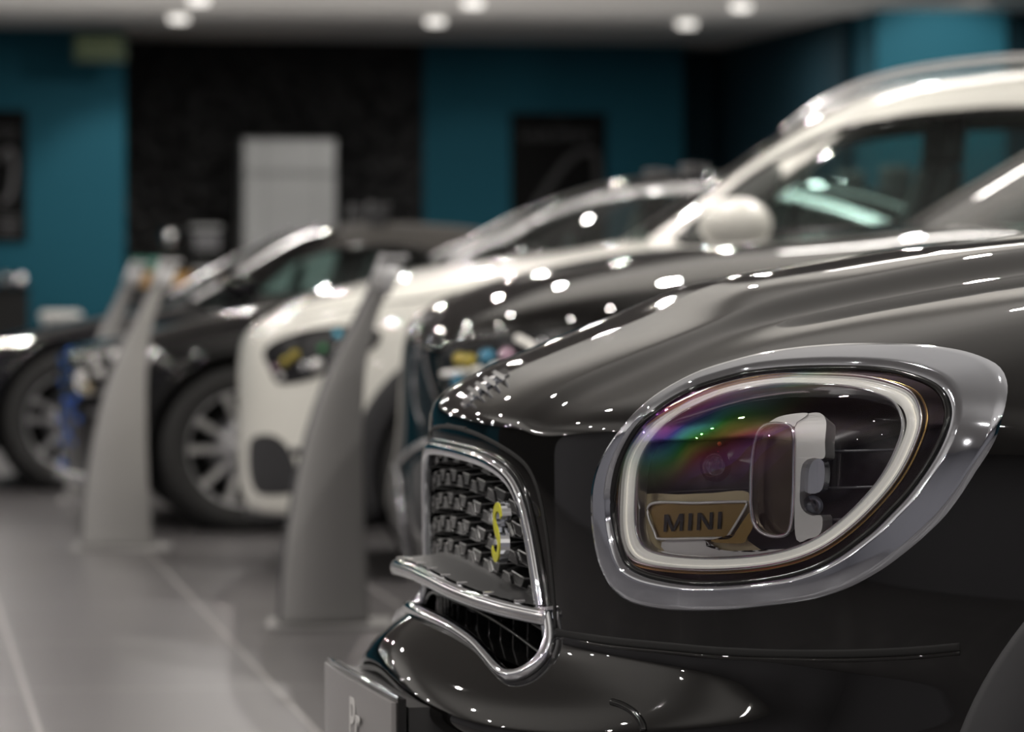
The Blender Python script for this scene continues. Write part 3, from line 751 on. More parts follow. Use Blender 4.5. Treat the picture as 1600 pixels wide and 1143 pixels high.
# silver shroud: front skin with side wall
def slab(name, px, d0, d1, material, n=60):
    return lampo(relief(name, px, d1 - d0, material, MR, -(d1 - d0), n, FD(d0)))
slab('lens_shroud', [(1243, 655), (1258, 647), (1276, 644), (1286, 648), (1291, 660), (1289, 690), (1288, 715), (1270, 715), (1258, 720), (1252, 732), (1250, 760), (1250, 785), (1256, 798), (1268, 805), (1284, 806), (1282, 832), (1264, 841), (1243, 838), (1243, 740)], .012, .045, 'satin_white', 90)
slab('shroud_arm', [(1192, 667), (1214, 652), (1240, 646), (1262, 645), (1256, 652), (1244, 660), (1242, 666), (1225, 662), (1204, 663)], .011, .03, 'satin_white', 40)
lampo(sphere('reflex_lens', mini.hit(FD(.030), [(1270, 790)])[0], 0.013, 'lens_glass', MR))
slab('prism_block', [(1256, 722), (1286, 720), (1284, 765), (1256, 766)], .022, .04, 'chrome', 24)
# clear cover, bulging a little
cov = resample(bi, 120, True, 1); cc = cov.mean(0); rings = 14; pts = [cc]; hs = [0.010]
for r in range(1, rings + 1):
    f = r / rings; pts += list(cc + (cov - cc) * f); hs += [0.010 * (1 - f ** 4) - 0.004 * f ** 8] * 120
P = mini.hit(mF, np.array(pts)); N = grad(mF, P); P = P + N * np.array(hs)[:, None]
F_ = [(0, 1 + (i + 1) % 120, 1 + i) for i in range(120)] + [(1 + r * 120 + i, 1 + r * 120 + (i + 1) % 120, 1 + (r + 1) * 120 + (i + 1) % 120, 1 + (r + 1) * 120 + i) for r in range(rings - 1) for i in range(120)]
lampo(mesh('lamp_cover', P, F_, 'lamp_cover', MR))
# the same lamp on the far side
far_root = mirror_copy(hl_root); far_root.parent = MR; far_root['label'] = 'chrome headlamp surround'
for ch in list(hl_root.children):
    c = mirror_copy(ch); c.parent = far_root

# --- number plate holder
tv = np.linspace(-.27, .27, 40)
def plate_u(v): return -0.156 + 0.32 * v ** 2
def plate_slab(name, u_off0, u_off1, z0, z1, v1, material, parent, drop=0.012):
    t = np.linspace(-v1, v1, 40); V = []
    for (uo, zz_) in ((u_off0, z1), (u_off1, z1), (u_off1, z0), (u_off0, z0)):
        V += [(plate_u(v) + uo, v, zz_ - drop * (v / .27) ** 2) for v in t]
    F = [(p * 40 + i, p * 40 + i + 1, ((p + 1) % 4) * 40 + i + 1, ((p + 1) % 4) * 40 + i) for p in range(4) for i in range(39)] + [(0, 40, 80, 120), (39, 79, 119, 159)]
    return fix_normals(mesh(name, V, F, material, parent, False))
ph_ = plate_slab('plate_holder', .022, .095, .345, .468, .262, 'black_plastic', MR)
plate_slab('plate_frame', .006, .017, .345, .480, .268, 'black_gloss', ph_)
plate_slab('plate_panel', 0.0, .006, .350, .474, .262, 'plate_grey', ph_)
tp = [(plate_u(v) + 0.006, v, .4815 - .012 * (v / .27) ** 2) for v in np.linspace(-.268, .268, 40)]
tube('plate_trim', tp, .0022, 'chrome', ph_)
pe = [(plate_u(-.268) + 0.006, -.270, z) for z in np.linspace(.345, .468, 8)]
tube('plate_edge_trim', pe, .0022, 'chrome', ph_)
tl = text_mesh('plate_lettering', 'Pr', 0.085, 0.0006, 'satin_white', ph_, Matrix.Translation((plate_u(-.10) - 0.0012, -.10, .418)) @ Matrix.Rotation(-math.pi / 2, 4, 'Z') @ Matrix.Rotation(math.pi / 2, 4, 'X'), 0.001)

# --- wheel arch cladding and wheels
def ring_on_side(name, c, r0, r1, sgn, material, parent, a0=-20, a1=200, out=0.006):
    A = np.radians(np.linspace(a0, a1, 90)); V = []
    for r, o in ((r1 + .004, -.012), (r1, out * .3), (r1 - .008, out), ((r0 + r1) / 2, out), (r0 + .008, out), (r0, -.002), (r0, -.10)):
        u_ = c[0] - r * np.cos(A); z_ = np.maximum(c[1] + r * np.sin(A), 0.19)
        lo = np.full(90, 0.4); hi = np.full(90, 1.3)
        for _ in range(30):
            m = (lo + hi) / 2; f = mF(np.stack([u_, m, z_], 1)); lo = np.where(f < 0, m, lo); hi = np.where(f < 0, hi, m)
        P = np.stack([u_, lo, z_], 1); N = grad(mF, P); V.append(P + N * o)
    V = np.vstack(V)
    if sgn < 0: V = mirror(V)
    F = [(k * 90 + i, k * 90 + i + 1, (k + 1) * 90 + i + 1, (k + 1) * 90 + i) for k in range(6) for i in range(89)]
    return fix_normals(mesh(name, V, F, material, parent))
for wx_ in (WX, WX + 2.67):
    for sg in (-1, 1):
        ring_on_side('wheel_arch_trim', (wx_, WZ), .385, .475, sg, 'cladding', MR)

fi = resample(mini.hit(mF, [(956, 1096), (972, 1101), (990, 1112), (1003, 1128), (1006, 1142)]), 24, False, 1)
for P_ in (fi, mirror(fi)): tube('intake_edge', P_, .0045, 'black_gloss', MR)
# ------------------------------------------------------------------ the other cars of the row
def lathe(name, prof, c, side, material, parent, n=64):
    """prof: (radius, depth) pairs; axis along y"""
    V = []; k = len(prof)
    for i in range(n):
        a = 2 * math.pi * i / n
        V += [(c[0] + r * math.cos(a), c[1] + side * d, c[2] + r * math.sin(a)) for r, d in prof]
    F = [(i * k + j, ((i + 1) % n) * k + j, ((i + 1) % n) * k + j + 1, i * k + j + 1) for i in range(n) for j in range(k - 1)]
    return fix_normals(mesh(name, V, F, material, parent))
def make_wheel(parent, u, v, R, rim_mat, pairs=5, rot=0.0, spread=16, hubr=.055):
    side = 1 if v > 0 else -1; c = (u, v, R)
    Rr = R * 0.70
    ty = lathe('tire', [(Rr * .98, -.20), (R * .94, -.215), (R * .99, -.19), (R, -.15), (R, -.05), (R * .985, -.01), (R * .93, .012), (R * .84, .014), (Rr, -.004), (Rr * .985, -.02)], c, side, 'rubber', parent)
    rim = lathe('rim', [(Rr * .93, -.19), (Rr * .93, -.05), (Rr * .97, -.012), (Rr * 1.005, .0), (Rr, -.015)], c, side, rim_mat, ty)
    lathe('brake_disc', [(.02, -.12), (Rr * .62, -.12), (Rr * .62, -.10), (.02, -.10)], c, side, 'dark_alloy', ty, 40)
    mesh('wheel_well', *(lambda n: ([(u + R * 1.12 * math.cos(2 * math.pi * i / n), v - side * .20, R + R * 1.12 * math.sin(2 * math.pi * i / n)) for i in range(n)], [tuple(range(n))]))(40), 'void', parent)
    hub = lathe('hub_cap', [(.0005, .002), (hubr * .5, .0), (hubr, -.012), (hubr, -.05)], c, side, rim_mat, ty, 24)
    for p in range(pairs):
        for q in ((-1, 1) if spread else (0,)):
            a = math.radians(rot + p * 360 / pairs + q * spread); ca, sa = math.cos(a), math.sin(a)
            V = []
            for (r, w_, d0, d1) in ((hubr * .8, .020, -.012, -.045), (Rr * .5, .014, -.020, -.05), (Rr * .97, .019, -.008, -.05)):
                for (t, d) in ((-w_, d1), (-w_ * .8, d0), (w_ * .8, d0), (w_, d1)):
                    V.append((u + r * ca - t * sa, v + side * d, R + r * sa + t * ca))
            F = [(i * 4 + j, i * 4 + (j + 1) % 4, (i + 1) * 4 + (j + 1) % 4, (i + 1) * 4 + j) for i in range(2) for j in range(4)] + [(0, 1, 2, 3), (8, 9, 10, 11)]
            fix_normals(mesh('spoke', V, F, rim_mat, rim, False))
    return ty
def make_seat(parent, u, v, z, material='interior'):
    P = [(u, v, z - .25), (u + .05, v, z), (u + .13, v, z + .22), (u + .16, v, z + .32)]
    st = tube('seat', resample(P, 14), 0, material, parent, N=np.tile([-1.0, 0, .3], (14, 1)), prof=ribbon_prof(.23, .06, 16, 3.5))
    P = [(u + .165, v, z + .33), (u + .18, v, z + .50)]
    tube('headrest', resample(P, 5), 0, material, st, N=np.tile([-1.0, 0, .2], (5, 1)), prof=ribbon_prof(.13, .05, 14, 3.0))
class GCar(Car):
    def build(s, sp):
        R_ = s.root; W = sp['W']; L = sp['L']; top = Curve(sp['top'], .03); n1 = sp.get('n1', 2.6); Uf = sp.get('Uf', .9)
        Wz = Curve(sp.get('side', [(0, .93), (.3, .985), (.6, 1.0), (.8, .985), (.95, .945), (1.1, .90), (1.3, .84)]), .03)
        nose = Curve(sp.get('nose', [(0, .06), (.25, .03), (.45, 0), (.65, 0), (.85, .02), (1.2, .05)]), .03)
        zb = sp.get('zb', .2); crown = sp.get('crown', .11)
        def F(P):
            u, v, z = P[:, 0], P[:, 1], P[:, 2]; a_ = np.abs(v); Ww = W * Wz(z); b = a_ / Ww
            uu = u - nose(z)
            a = np.clip((Uf - uu) / Uf, 0, 3); f1 = ((a ** n1 + b ** n1) ** (1 / n1) - 1) * .8
            c = np.clip((u - (L - Uf)) / Uf, 0, 3); f2 = ((c ** n1 + b ** n1) ** (1 / n1) - 1) * .8
            t = (z - (top(u) - crown * (a_ / W) ** 3.5 * 1.0)) * .85
            return smax([f1, f2, t, zb - z, a_ - Ww], sp.get('k', .016))
        s.F = F
        kx = knots((-1, -.9, 20), (-.9, -.35, 90), (-.35, .9, 90), (.9, 1, 16)); ky = list(np.linspace(-1, 1, 80)); kz = list(np.linspace(-1, 1, 70))
        P, Fc, N = skin(F, (.45, L - .45, .6), (.9, .42), kx, ky, kz, (0.0, L))
        cen = np.array([P[list(f)].mean(0) for f in Fc]); cn = np.array([N[f[0]] for f in Fc])
        ca = np.abs(cen[:, 1]); RW = sp['wheel_r']; AR = RW + .055
        arch = np.zeros(len(Fc), bool)
        for wu in sp['wheels']: arch |= ((cen[:, 0] - wu) ** 2 + (cen[:, 2] - RW) ** 2 < AR ** 2) & (ca > W * .62)
        u0, u1 = sp['cabin']; belt = sp['belt']
        cab = (cen[:, 0] > u0 + .22) & (cen[:, 0] < u1 - .2) & (ca < W * .78) & (cn[:, 2] > .5) & (cen[:, 2] > belt - .25)
        sub_mesh('body_shell', P, Fc, ~(arch | cab), sp['paint'], R_, N)
        sub_mesh('cabin_trim', P - N * .02, Fc, cab, 'interior', R_, N)
        lower = sp.get('lower')
        # arch lips
        for wu in sp['wheels']:
            for sg in (-1, 1):
                A = np.radians(np.linspace(-25, 205, 70)); u_ = wu - AR * np.cos(A); z_ = np.maximum(RW + AR * np.sin(A), zb)
                lo = np.full(70, .4); hi = np.full(70, 1.3)
                for _ in range(30):
                    m = (lo + hi) / 2; f = F(np.stack([u_, m, z_], 1)); lo = np.where(f < 0, m, lo); hi = np.where(f < 0, hi, m)
                Q = np.stack([u_, lo * sg, z_], 1)
                w_ = sp.get('arch_w', .016)
                tube('arch_trim', Q, 0, sp.get('arch_mat', sp['paint']), R_, N=np.tile([0, float(sg), 0], (70, 1)), prof=ribbon_prof(w_, .012, 12))
                make_wheel(R_, wu, sg * (W * .985 - .01), RW, sp['rim'], rot=sp.get('rot', 21), spread=sp.get('spread', 16), pairs=sp.get('pairs', 5))
        # cabin
        roof = Curve(sp['roof'], .035); rw, bw = sp['roof_w'], sp['belt_w']; zr = max(p[1] for p in sp['roof'])
        dr = lambda u: (roof(u + .01) - roof(u - .01)) / .02
        def G(P):
            u, v, z = P[:, 0], P[:, 1], P[:, 2]; a_ = np.abs(v)
            uu = np.where(u < (u0 + u1) / 2, u - .16 * (a_ / .7) ** 2 * np.clip((1.9 + u0 - u) / 1.2, 0, 1), u)
            t = (z - roof(uu) + .035 * (a_ / rw) ** 4) / np.sqrt(1 + dr(uu) ** 2)
            f = np.clip((z - belt) / (zr - belt), -1, 1.3)
            return smax([t, (a_ - (bw + (rw - bw) * (.75 * f + .25 * f * f))) * .95, belt - .12 - z, u0 - .05 - u, u - u1 - .05], .02)
        s.G = G
        kx = list(np.linspace(-1, 1, 170)); ky = list(np.linspace(-1, 1, 70)); kz = list(np.linspace(-1, 1, 60))
        P, Fc, N = skin(G, (u0 + .9, u1 - .7, belt - .06), (.8, .5), kx, ky, kz, (u0, u1))
        cen = np.array([P[list(f)].mean(0) for f in Fc]); cn = np.array([N[f[0]] for f in Fc]); ca = np.abs(cen[:, 1])
        below = cen[:, 2] < belt - .10
        side = (np.abs(cn[:, 1]) > .48) & inside(np.array(sp['dlo']), cen[:, [0, 2]])
        fz = np.clip((cen[:, 2] - belt) / (zr - belt), 0, 1); wl = bw + (rw - bw) * fz - sp.get('pillar', .055)
        shield = (cn[:, 0] < -.25) & (ca < wl) & (cen[:, 2] < zr - .05) & (cen[:, 0] < u0 + 1.3)
        rear = (cn[:, 0] > .25) & (ca < wl - .05) & (cen[:, 2] < zr - .08) & (cen[:, 2] > belt + .08)
        if sp.get('no_rear'): rear &= False
        sub_mesh('roof_shell', P, Fc, ~(below | side | shield | rear), sp.get('roof_mat', sp['paint']), R_, N)
        if sp.get('pillar_mat'): pass
        for nm, k in (('side_window', side & (cen[:, 1] < 0)), ('side_window', side & (cen[:, 1] > 0)), ('windshield', shield), ('rear_window', rear)):
            sub_mesh(nm, P, Fc, k, sp.get('glass', 'glass'), R_, N)
        # window surround
        D = resample(sp['dlo'], 120, True, 1)
        for sg in (-1, 1):
            lo = np.full(120, .3); hi = np.full(120, 1.2)
            for _ in range(30):
                m = (lo + hi) / 2; f = G(np.stack([D[:, 0], m, D[:, 1]], 1)); lo = np.where(f < 0, m, lo); hi = np.where(f < 0, hi, m)
            Q = np.stack([D[:, 0], sg * lo, D[:, 1]], 1)
            tube('window_trim', Q, 0, sp.get('trim', 'black_gloss'), R_, closed=True, N=np.tile([0, float(sg), .3], (120, 1)), prof=ribbon_prof(sp.get('trim_w', .014), .008, 10))
        # interior
        su = sp.get('seat_u', u0 + 1.05)
        for v_ in (-.38, .38): make_seat(R_, su, v_, belt - .05)
        if sp.get('rear_seats', True):
            for v_ in (-.38, .38): make_seat(R_, su + .85, v_, belt - .05)
        tube('dashboard', resample([(u0 + .42, -.66, belt - .06), (u0 + .40, 0, belt - .03), (u0 + .42, .66, belt - .06)], 20), .07, 'interior', R_)
        a = np.linspace(0, 2 * np.pi, 32, endpoint=False)
        tube('steering_wheel', [(u0 + .66 + .05 * math.sin(t), -.38 + .18 * math.cos(t), belt - .02 + .17 * math.sin(t)) for t in a], .014, 'interior', R_, closed=True)
        return s
    def mirror_pod(s, u, z, material, ln=.12, hh=.075):
        for sg in (-1, 1):
            v = sg * (s.belt_w + .19)
            P = []; 
            o = sphere('door_mirror', (u, v, z), 1.0, material, s.root, 24, 16, ln * .8, .12, hh)
            tube('mirror_foot', [(u + .02, v - sg * .05, z - hh * .7), (u + .03, sg * (s.belt_w + .02), z - hh * 1.2)], .022, 'black_gloss', o)

def spec_dlo(*p): return list(p)
# -- black sport utility car, second in the row
R2, D2 = -.262, 9.95
suv = GCar(R2, D2, 12.0, 'utility_car', 'black sport utility car directly behind the nearest car, its front end half hidden'); suv.belt_w = .84
suv.build(dict(W=.945, L=4.66, Uf=.8, paint='black_paint', wheel_r=.36, wheels=(.86, 3.70), rim='dark_alloy', belt=1.06, k=.014,
    top=[(-.2, .70), (0, .80), (.03, .85), (.1, .905), (.27, .983), (.435, 1.025), (.7, 1.07), (1.05, 1.10), (1.42, 1.13), (1.9, 1.13), (4.0, 1.12), (4.5, 1.06), (4.66, .95)],
    roof=[(1.2, 1.02), (1.36, 1.12), (1.75, 1.34), (2.1, 1.53), (2.4, 1.62), (3.0, 1.66), (3.8, 1.60), (4.2, 1.48), (4.5, 1.15), (4.7, .9)], cabin=(1.25, 4.6), roof_w=.62, belt_w=.84, roof_mat='black_paint',
    dlo=[(1.75, 1.13), (1.95, 1.24), (2.25, 1.42), (2.6, 1.50), (3.4, 1.49), (4.0, 1.38), (4.1, 1.22), (3.0, 1.15)], trim='chrome', nose=[(0, .10), (.25, .02), (.4, -.03), (.55, 0), (.7, .01), (.85, .02), (1.2, .05)]))
SR = suv.root
def px_tube(car, F, name, px, r, material, n=30, out=0.0, flat_=None):
    P = resample(car.hit(F, px), n, False, 2); N = grad(F, P); P = P + N * out
    if flat_: return tube(name, P, 0, material, car.root, N=N, prof=ribbon_prof(*flat_))
    return tube(name, P, r, material, car.root)
def inner_lamp(car, outline, tone, seeds):
    """lamp unit: dark recess, reflectors and a clear pane over it"""
    F = car.F; base = patch('headlamp', car, F, outline, .002, 'lamp_dark', car.root, 5, 48)
    O = np.array(outline, float)
    for (x, y, r, m) in seeds:
        p = car.hit(F, [(x, y)])[0]; nn = grad(F, p[None])[0]
        sphere('lamp_reflector', p + nn * .004, r, m, base, 18, 12)
    P = resample(car.hit(F, resample(outline, 60, True)), 80, True); tube('lamp_rim', P, .006, tone, base, closed=True)
    return base
hl = inner_lamp(suv, [(688, 575), (694, 545), (730, 532), (800, 522), (880, 512), (930, 512), (900, 540), (830, 585), (760, 612), (715, 618), (697, 605)], 'black_gloss',
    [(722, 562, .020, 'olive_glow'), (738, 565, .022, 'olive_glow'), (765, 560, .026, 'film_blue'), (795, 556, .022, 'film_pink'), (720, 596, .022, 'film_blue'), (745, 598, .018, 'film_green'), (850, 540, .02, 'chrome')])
px_tube(suv, suv.F, 'lamp_strip', [(694, 584), (740, 578), (800, 566), (850, 552)], .008, 'drl', out=.004)
px_tube(suv, suv.F, 'lamp_strip', [(810, 528), (832, 540), (842, 556)], .010, 'drl', out=.004)
px_tube(suv, suv.F, 'grille_surround', [(655, 533), (649, 560), (647, 600), (652, 640), (660, 662)], .005, 'dark_alloy', out=.001)
px_tube(suv, suv.F, 'grille_surround', [(662, 550), (672, 590), (684, 625), (697, 650)], .004, 'dark_alloy', out=.003)
patch('front_grille', suv, suv.F, [(658, 560), (664, 560), (688, 640), (692, 700), (660, 700), (652, 640)], .002, 'grille_black', SR, 4, 32)
px_tube(suv, suv.F, 'bumper_trim', [(622, 728), (628, 760), (632, 800), (640, 850), (648, 900)], .010, 'chrome', out=.006)
px_tube(suv, suv.F, 'bumper_trim', [(622, 728), (634, 715), (650, 700), (672, 690)], .008, 'satin_chrome', out=.006)
patch('bumper_intake', suv, suv.F, [(645, 725), (690, 720), (720, 740), (725, 800), (690, 830), (650, 825)], .002, 'cladding', SR, 4, 32)

# -- white crossover, third
R3, D3 = -.93, 13.40
gla = GCar(R3, D3, -3.0, 'crossover_car', 'white crossover car with black wheel arches and dark side windows in the row'); gla.belt_w = .82
gla.build(dict(W=.905, L=4.41, Uf=.62, n1=2.9, paint='white_paint', wheel_r=.35, wheels=(.895, 3.62), rim='dark_alloy', belt=1.09, k=.02, arch_w=.045, arch_mat='cladding', crown=.10,
    top=[(-.2, .70), (0, .79), (.034, .81), (.11, .866), (.257, .930), (.48, .990), (.67, 1.033), (.855, 1.055), (1.145, 1.09), (1.37, 1.125), (1.6, 1.13), (3.9, 1.16), (4.3, 1.08), (4.41, .95)],
    roof=[(1.15, 1.02), (1.30, 1.115), (1.37, 1.16), (1.615, 1.324), (1.82, 1.459), (2.04, 1.580), (2.26, 1.645), (2.71, 1.69), (3.3, 1.68), (3.8, 1.60), (4.1, 1.40), (4.3, 1.15), (4.45, .95)],
    cabin=(1.2, 4.35), roof_w=.64, belt_w=.83,
    dlo=[(1.529, 1.105), (1.599, 1.19), (1.705, 1.285), (1.809, 1.358), (2.019, 1.463), (2.229, 1.508), (2.439, 1.53), (2.649, 1.54), (3.279, 1.53), (3.729, 1.44), (3.829, 1.28), (3.079, 1.2), (2.019, 1.15)],
    trim='black_gloss', trim_w=.016, pillar=.32, nose=[(0, .05), (.2, .02), (.35, .0), (.65, 0), (.8, .01), (1.2, .06)]))
GR = gla.root
inner_lamp(gla, [(414, 552), (430, 535), (470, 520), (520, 512), (560, 513), (592, 520), (585, 540), (550, 560), (510, 580), (470, 594), (436, 596), (425, 578)], 'black_gloss',
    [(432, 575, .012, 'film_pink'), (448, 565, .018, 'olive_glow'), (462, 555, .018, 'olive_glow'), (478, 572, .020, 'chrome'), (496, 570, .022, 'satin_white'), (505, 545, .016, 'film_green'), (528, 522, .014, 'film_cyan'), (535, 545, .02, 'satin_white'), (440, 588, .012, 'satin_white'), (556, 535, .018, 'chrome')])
patch('air_intake', gla, gla.F, [(390, 720), (392, 690), (402, 680), (430, 680), (452, 700), (466, 738), (468, 765), (440, 772), (405, 770), (393, 748)], .004, 'cladding', GR, 5, 40)
px_tube(gla, gla.F, 'bumper_skirt', [(390, 800), (430, 806), (480, 808), (560, 806)], .02, 'cladding', out=.0)
px_tube(gla, gla.F, 'hood_joint', [(406, 520), (470, 498), (560, 478), (700, 460), (900, 415), (1040, 388)], .004, 'void', out=-.001, n=80)
patch('window_corner', gla, gla.G, [(1050, 380), (1062, 366), (1080, 348), (1105, 328), (1150, 293), (1200, 262), (1225, 262), (1215, 300), (1200, 340), (1190, 374), (1120, 382)], .008, 'dark_glass', GR, 5, 40)
gla.mirror_pod(1.70, 1.165, 'white_paint', .15, .085)
for sg in (-1, 1):
    P = [(1.86, sg * .66, 1.47), (2.0, sg * .655, 1.575), (2.25, sg * .64, 1.665), (2.7, sg * .63, 1.715), (3.3, sg * .63, 1.705), (3.7, sg * .64, 1.64)]
    tube('roof_rail', resample(P, 60, False, 2), .015, 'satin_chrome', GR)

# -- black coupe, fourth
R4, D4 = -1.86, 15.70
cpe = GCar(R4, D4, 9.2, 'coupe_car', 'black coupe with bright ten-spoke wheel and silver window frame behind the white car'); cpe.belt_w = .80
cpe.build(dict(W=.90, L=4.7, Uf=.75, paint='deep_black_paint', wheel_r=.325, wheels=(.69, 3.5), rim='alloy', belt=1.0, rot=21, spread=16,
    top=[(-.2, .60), (0, .68), (.1, .71), (.3, .765), (.62, .845), (1.08, .915), (1.5, .975), (1.9, .99), (3.8, 1.02), (4.4, .97), (4.7, .85)],
    roof=[(1.3, .90), (1.45, .98), (1.7, 1.13), (2.06, 1.32), (2.37, 1.405), (2.66, 1.43), (3.1, 1.41), (3.6, 1.28), (4.1, 1.05), (4.3, .9)],
    cabin=(1.35, 4.25), roof_w=.58, belt_w=.79, roof_mat='deep_black_paint',
    dlo=[(1.62, 1.04), (1.80, 1.15), (1.98, 1.245), (2.22, 1.318), (2.5, 1.345), (2.9, 1.32), (3.3, 1.20), (3.5, 1.06), (2.5, 1.03)], trim='satin_chrome', trim_w=.024))
CR = cpe.root
inner_lamp(cpe, [(118, 592), (126, 566), (150, 552), (190, 545), (235, 541), (240, 552), (222, 576), (190, 596), (160, 610), (132, 614)], 'satin_chrome',
    [(158, 583, .022, 'satin_white'), (185, 578, .022, 'satin_white'), (132, 590, .03, 'satin_white'), (150, 565, .02, 'satin_white'), (180, 556, .02, 'satin_white'), (215, 550, .02, 'satin_white'), (140, 606, .02, 'gold_metal')])
patch('front_grille', cpe, cpe.F, [(96, 600), (112, 560), (120, 600), (122, 660), (112, 720), (98, 720)], .002, 'grille_black', CR, 4, 32)
rg = random.Random(4)
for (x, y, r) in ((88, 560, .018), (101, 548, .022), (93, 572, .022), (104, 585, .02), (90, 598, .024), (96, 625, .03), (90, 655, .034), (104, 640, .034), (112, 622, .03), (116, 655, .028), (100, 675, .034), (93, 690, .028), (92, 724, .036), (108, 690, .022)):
    p = cpe.hit(cpe.F, [(x + 8, y)])[0]; sphere('grille_glint', p, r * .55, 'blue_glint', CR, 12, 8)  # blue light reflected in the grille, imitated by coloured beads
px_tube(cpe, cpe.F, 'bumper_trim', [(96, 738), (120, 742), (145, 744)], .022, 'satin_chrome', out=.006)
cpe.mirror_pod(1.78, 1.05, 'deep_black_paint', .12, .07)

# -- black convertible, fifth
R5, D5 = -2.955, 18.5
cab = GCar(R5, D5, 9.2, 'convertible_car', 'black convertible with closed grey fabric roof, farthest car of the row'); cab.belt_w = .78
cab.build(dict(W=.88, L=4.3, Uf=.75, paint='blue_black_paint', wheel_r=.325, wheels=(.80, 3.35), rim='alloy', belt=.90, rot=21, spread=13,
    top=[(-.2, .50), (0, .58), (.2, .63), (.49, .70), (.79, .775), (.98, .81), (1.37, .86), (1.8, .89), (3.4, .92), (4.0, .90), (4.3, .78)],
    roof=[(1.15, .80), (1.30, .865), (1.55, .99), (1.85, 1.165), (2.03, 1.225), (2.27, 1.262), (2.7, 1.24), (3.05, 1.15), (3.4, .95), (3.6, .8)],
    cabin=(1.2, 3.6), roof_w=.56, belt_w=.77, roof_mat='soft_top', rear_seats=False, no_rear=True,
    dlo=[(1.56, .90), (1.72, .995), (1.88, 1.085), (2.1, 1.135), (2.4, 1.13), (2.6, 1.06), (2.65, .94), (2.1, .91)], trim='black_gloss', seat_u=2.1))
BR = cab.root
for sg in (-1, 1):
    Q = [(1.36, sg * .74, .89), (1.55, sg * .69, 1.0), (1.72, sg * .65, 1.10), (1.86, sg * .62, 1.175), (1.98, sg * .60, 1.215)]
    tube('windshield_frame', resample(Q, 30), 0, 'satin_chrome', BR, N=np.tile([-.5, float(sg), .4], (30, 1)), prof=ribbon_prof(.022, .014, 12))
inner_lamp(cab, [(-140, 600), (-120, 570), (-60, 560), (-50, 575), (-90, 600)], 'satin_chrome', [(-110, 585, .03, 'satin_white')])
cab.mirror_pod(1.55, .95, 'blue_black_paint', .11, .065)

# the foreground car gets its cabin and wheels too (outside the frame)
class _M: pass
for wx_ in (WX, WX + 2.67):
    for sg in (-1, 1):
        make_wheel(MR, wx_, sg * .885, WZ + .01, 'dark_alloy', spread=0, pairs=7)
roofm = Curve([(1.05, 1.02), (1.2, 1.09), (1.6, 1.36), (1.85, 1.48), (2.2, 1.54), (3.2, 1.53), (3.9, 1.42), (4.2, 1.1), (4.35, .9)], .03)
def mG(P):
    u, v, z = P[:, 0], P[:, 1], P[:, 2]; a_ = np.abs(v); d = (roofm(u + .01) - roofm(u - .01)) / .02
    uu = u - .1 * (a_ / .7) ** 2 * (u < 2.4)
    f = np.clip((z - 1.03) / .5, -1, 1.3)
    return smax([(z - roofm(uu)) / np.sqrt(1 + d * d), a_ - (.80 - .17 * f), .95 - z, 1.1 - u, u - 4.25], .02)
gP, gFc, gN = skin(mG, (1.9, 3.6, 1.0), (.8, .5), list(np.linspace(-1, 1, 90)), list(np.linspace(-1, 1, 50)), list(np.linspace(-1, 1, 50)), (1.1, 4.3))
gc = np.array([gP[list(f)].mean(0) for f in gFc]); gn = np.array([gN[f[0]] for f in gFc]); ga = np.abs(gc[:, 1])
gs_ = (np.abs(gn[:, 1]) > .6) & (gc[:, 2] > 1.08) & (gc[:, 2] < 1.42) & (gc[:, 0] > 1.45 + (gc[:, 2] - 1.08)) & (gc[:, 0] < 3.9)
gw_ = (gn[:, 0] < -.25) & (ga < .72 - (gc[:, 2] - 1.03) * .3) & (gc[:, 2] < 1.47) & (gc[:, 2] > 1.05)
gb_ = (gc[:, 2] < 1.0) | (gc[:, 0] < 1.14)
sub_mesh('roof_shell', gP, gFc, ~(gs_ | gw_ | gb_), 'black_paint', MR, gN)
sub_mesh('side_window', gP, gFc, gs_ & (gc[:, 1] < 0), 'dark_glass', MR, gN)
sub_mesh('side_window', gP, gFc, gs_ & (gc[:, 1] > 0), 'dark_glass', MR, gN)
sub_mesh('windshield', gP, gFc, gw_, 'dark_glass', MR, gN)
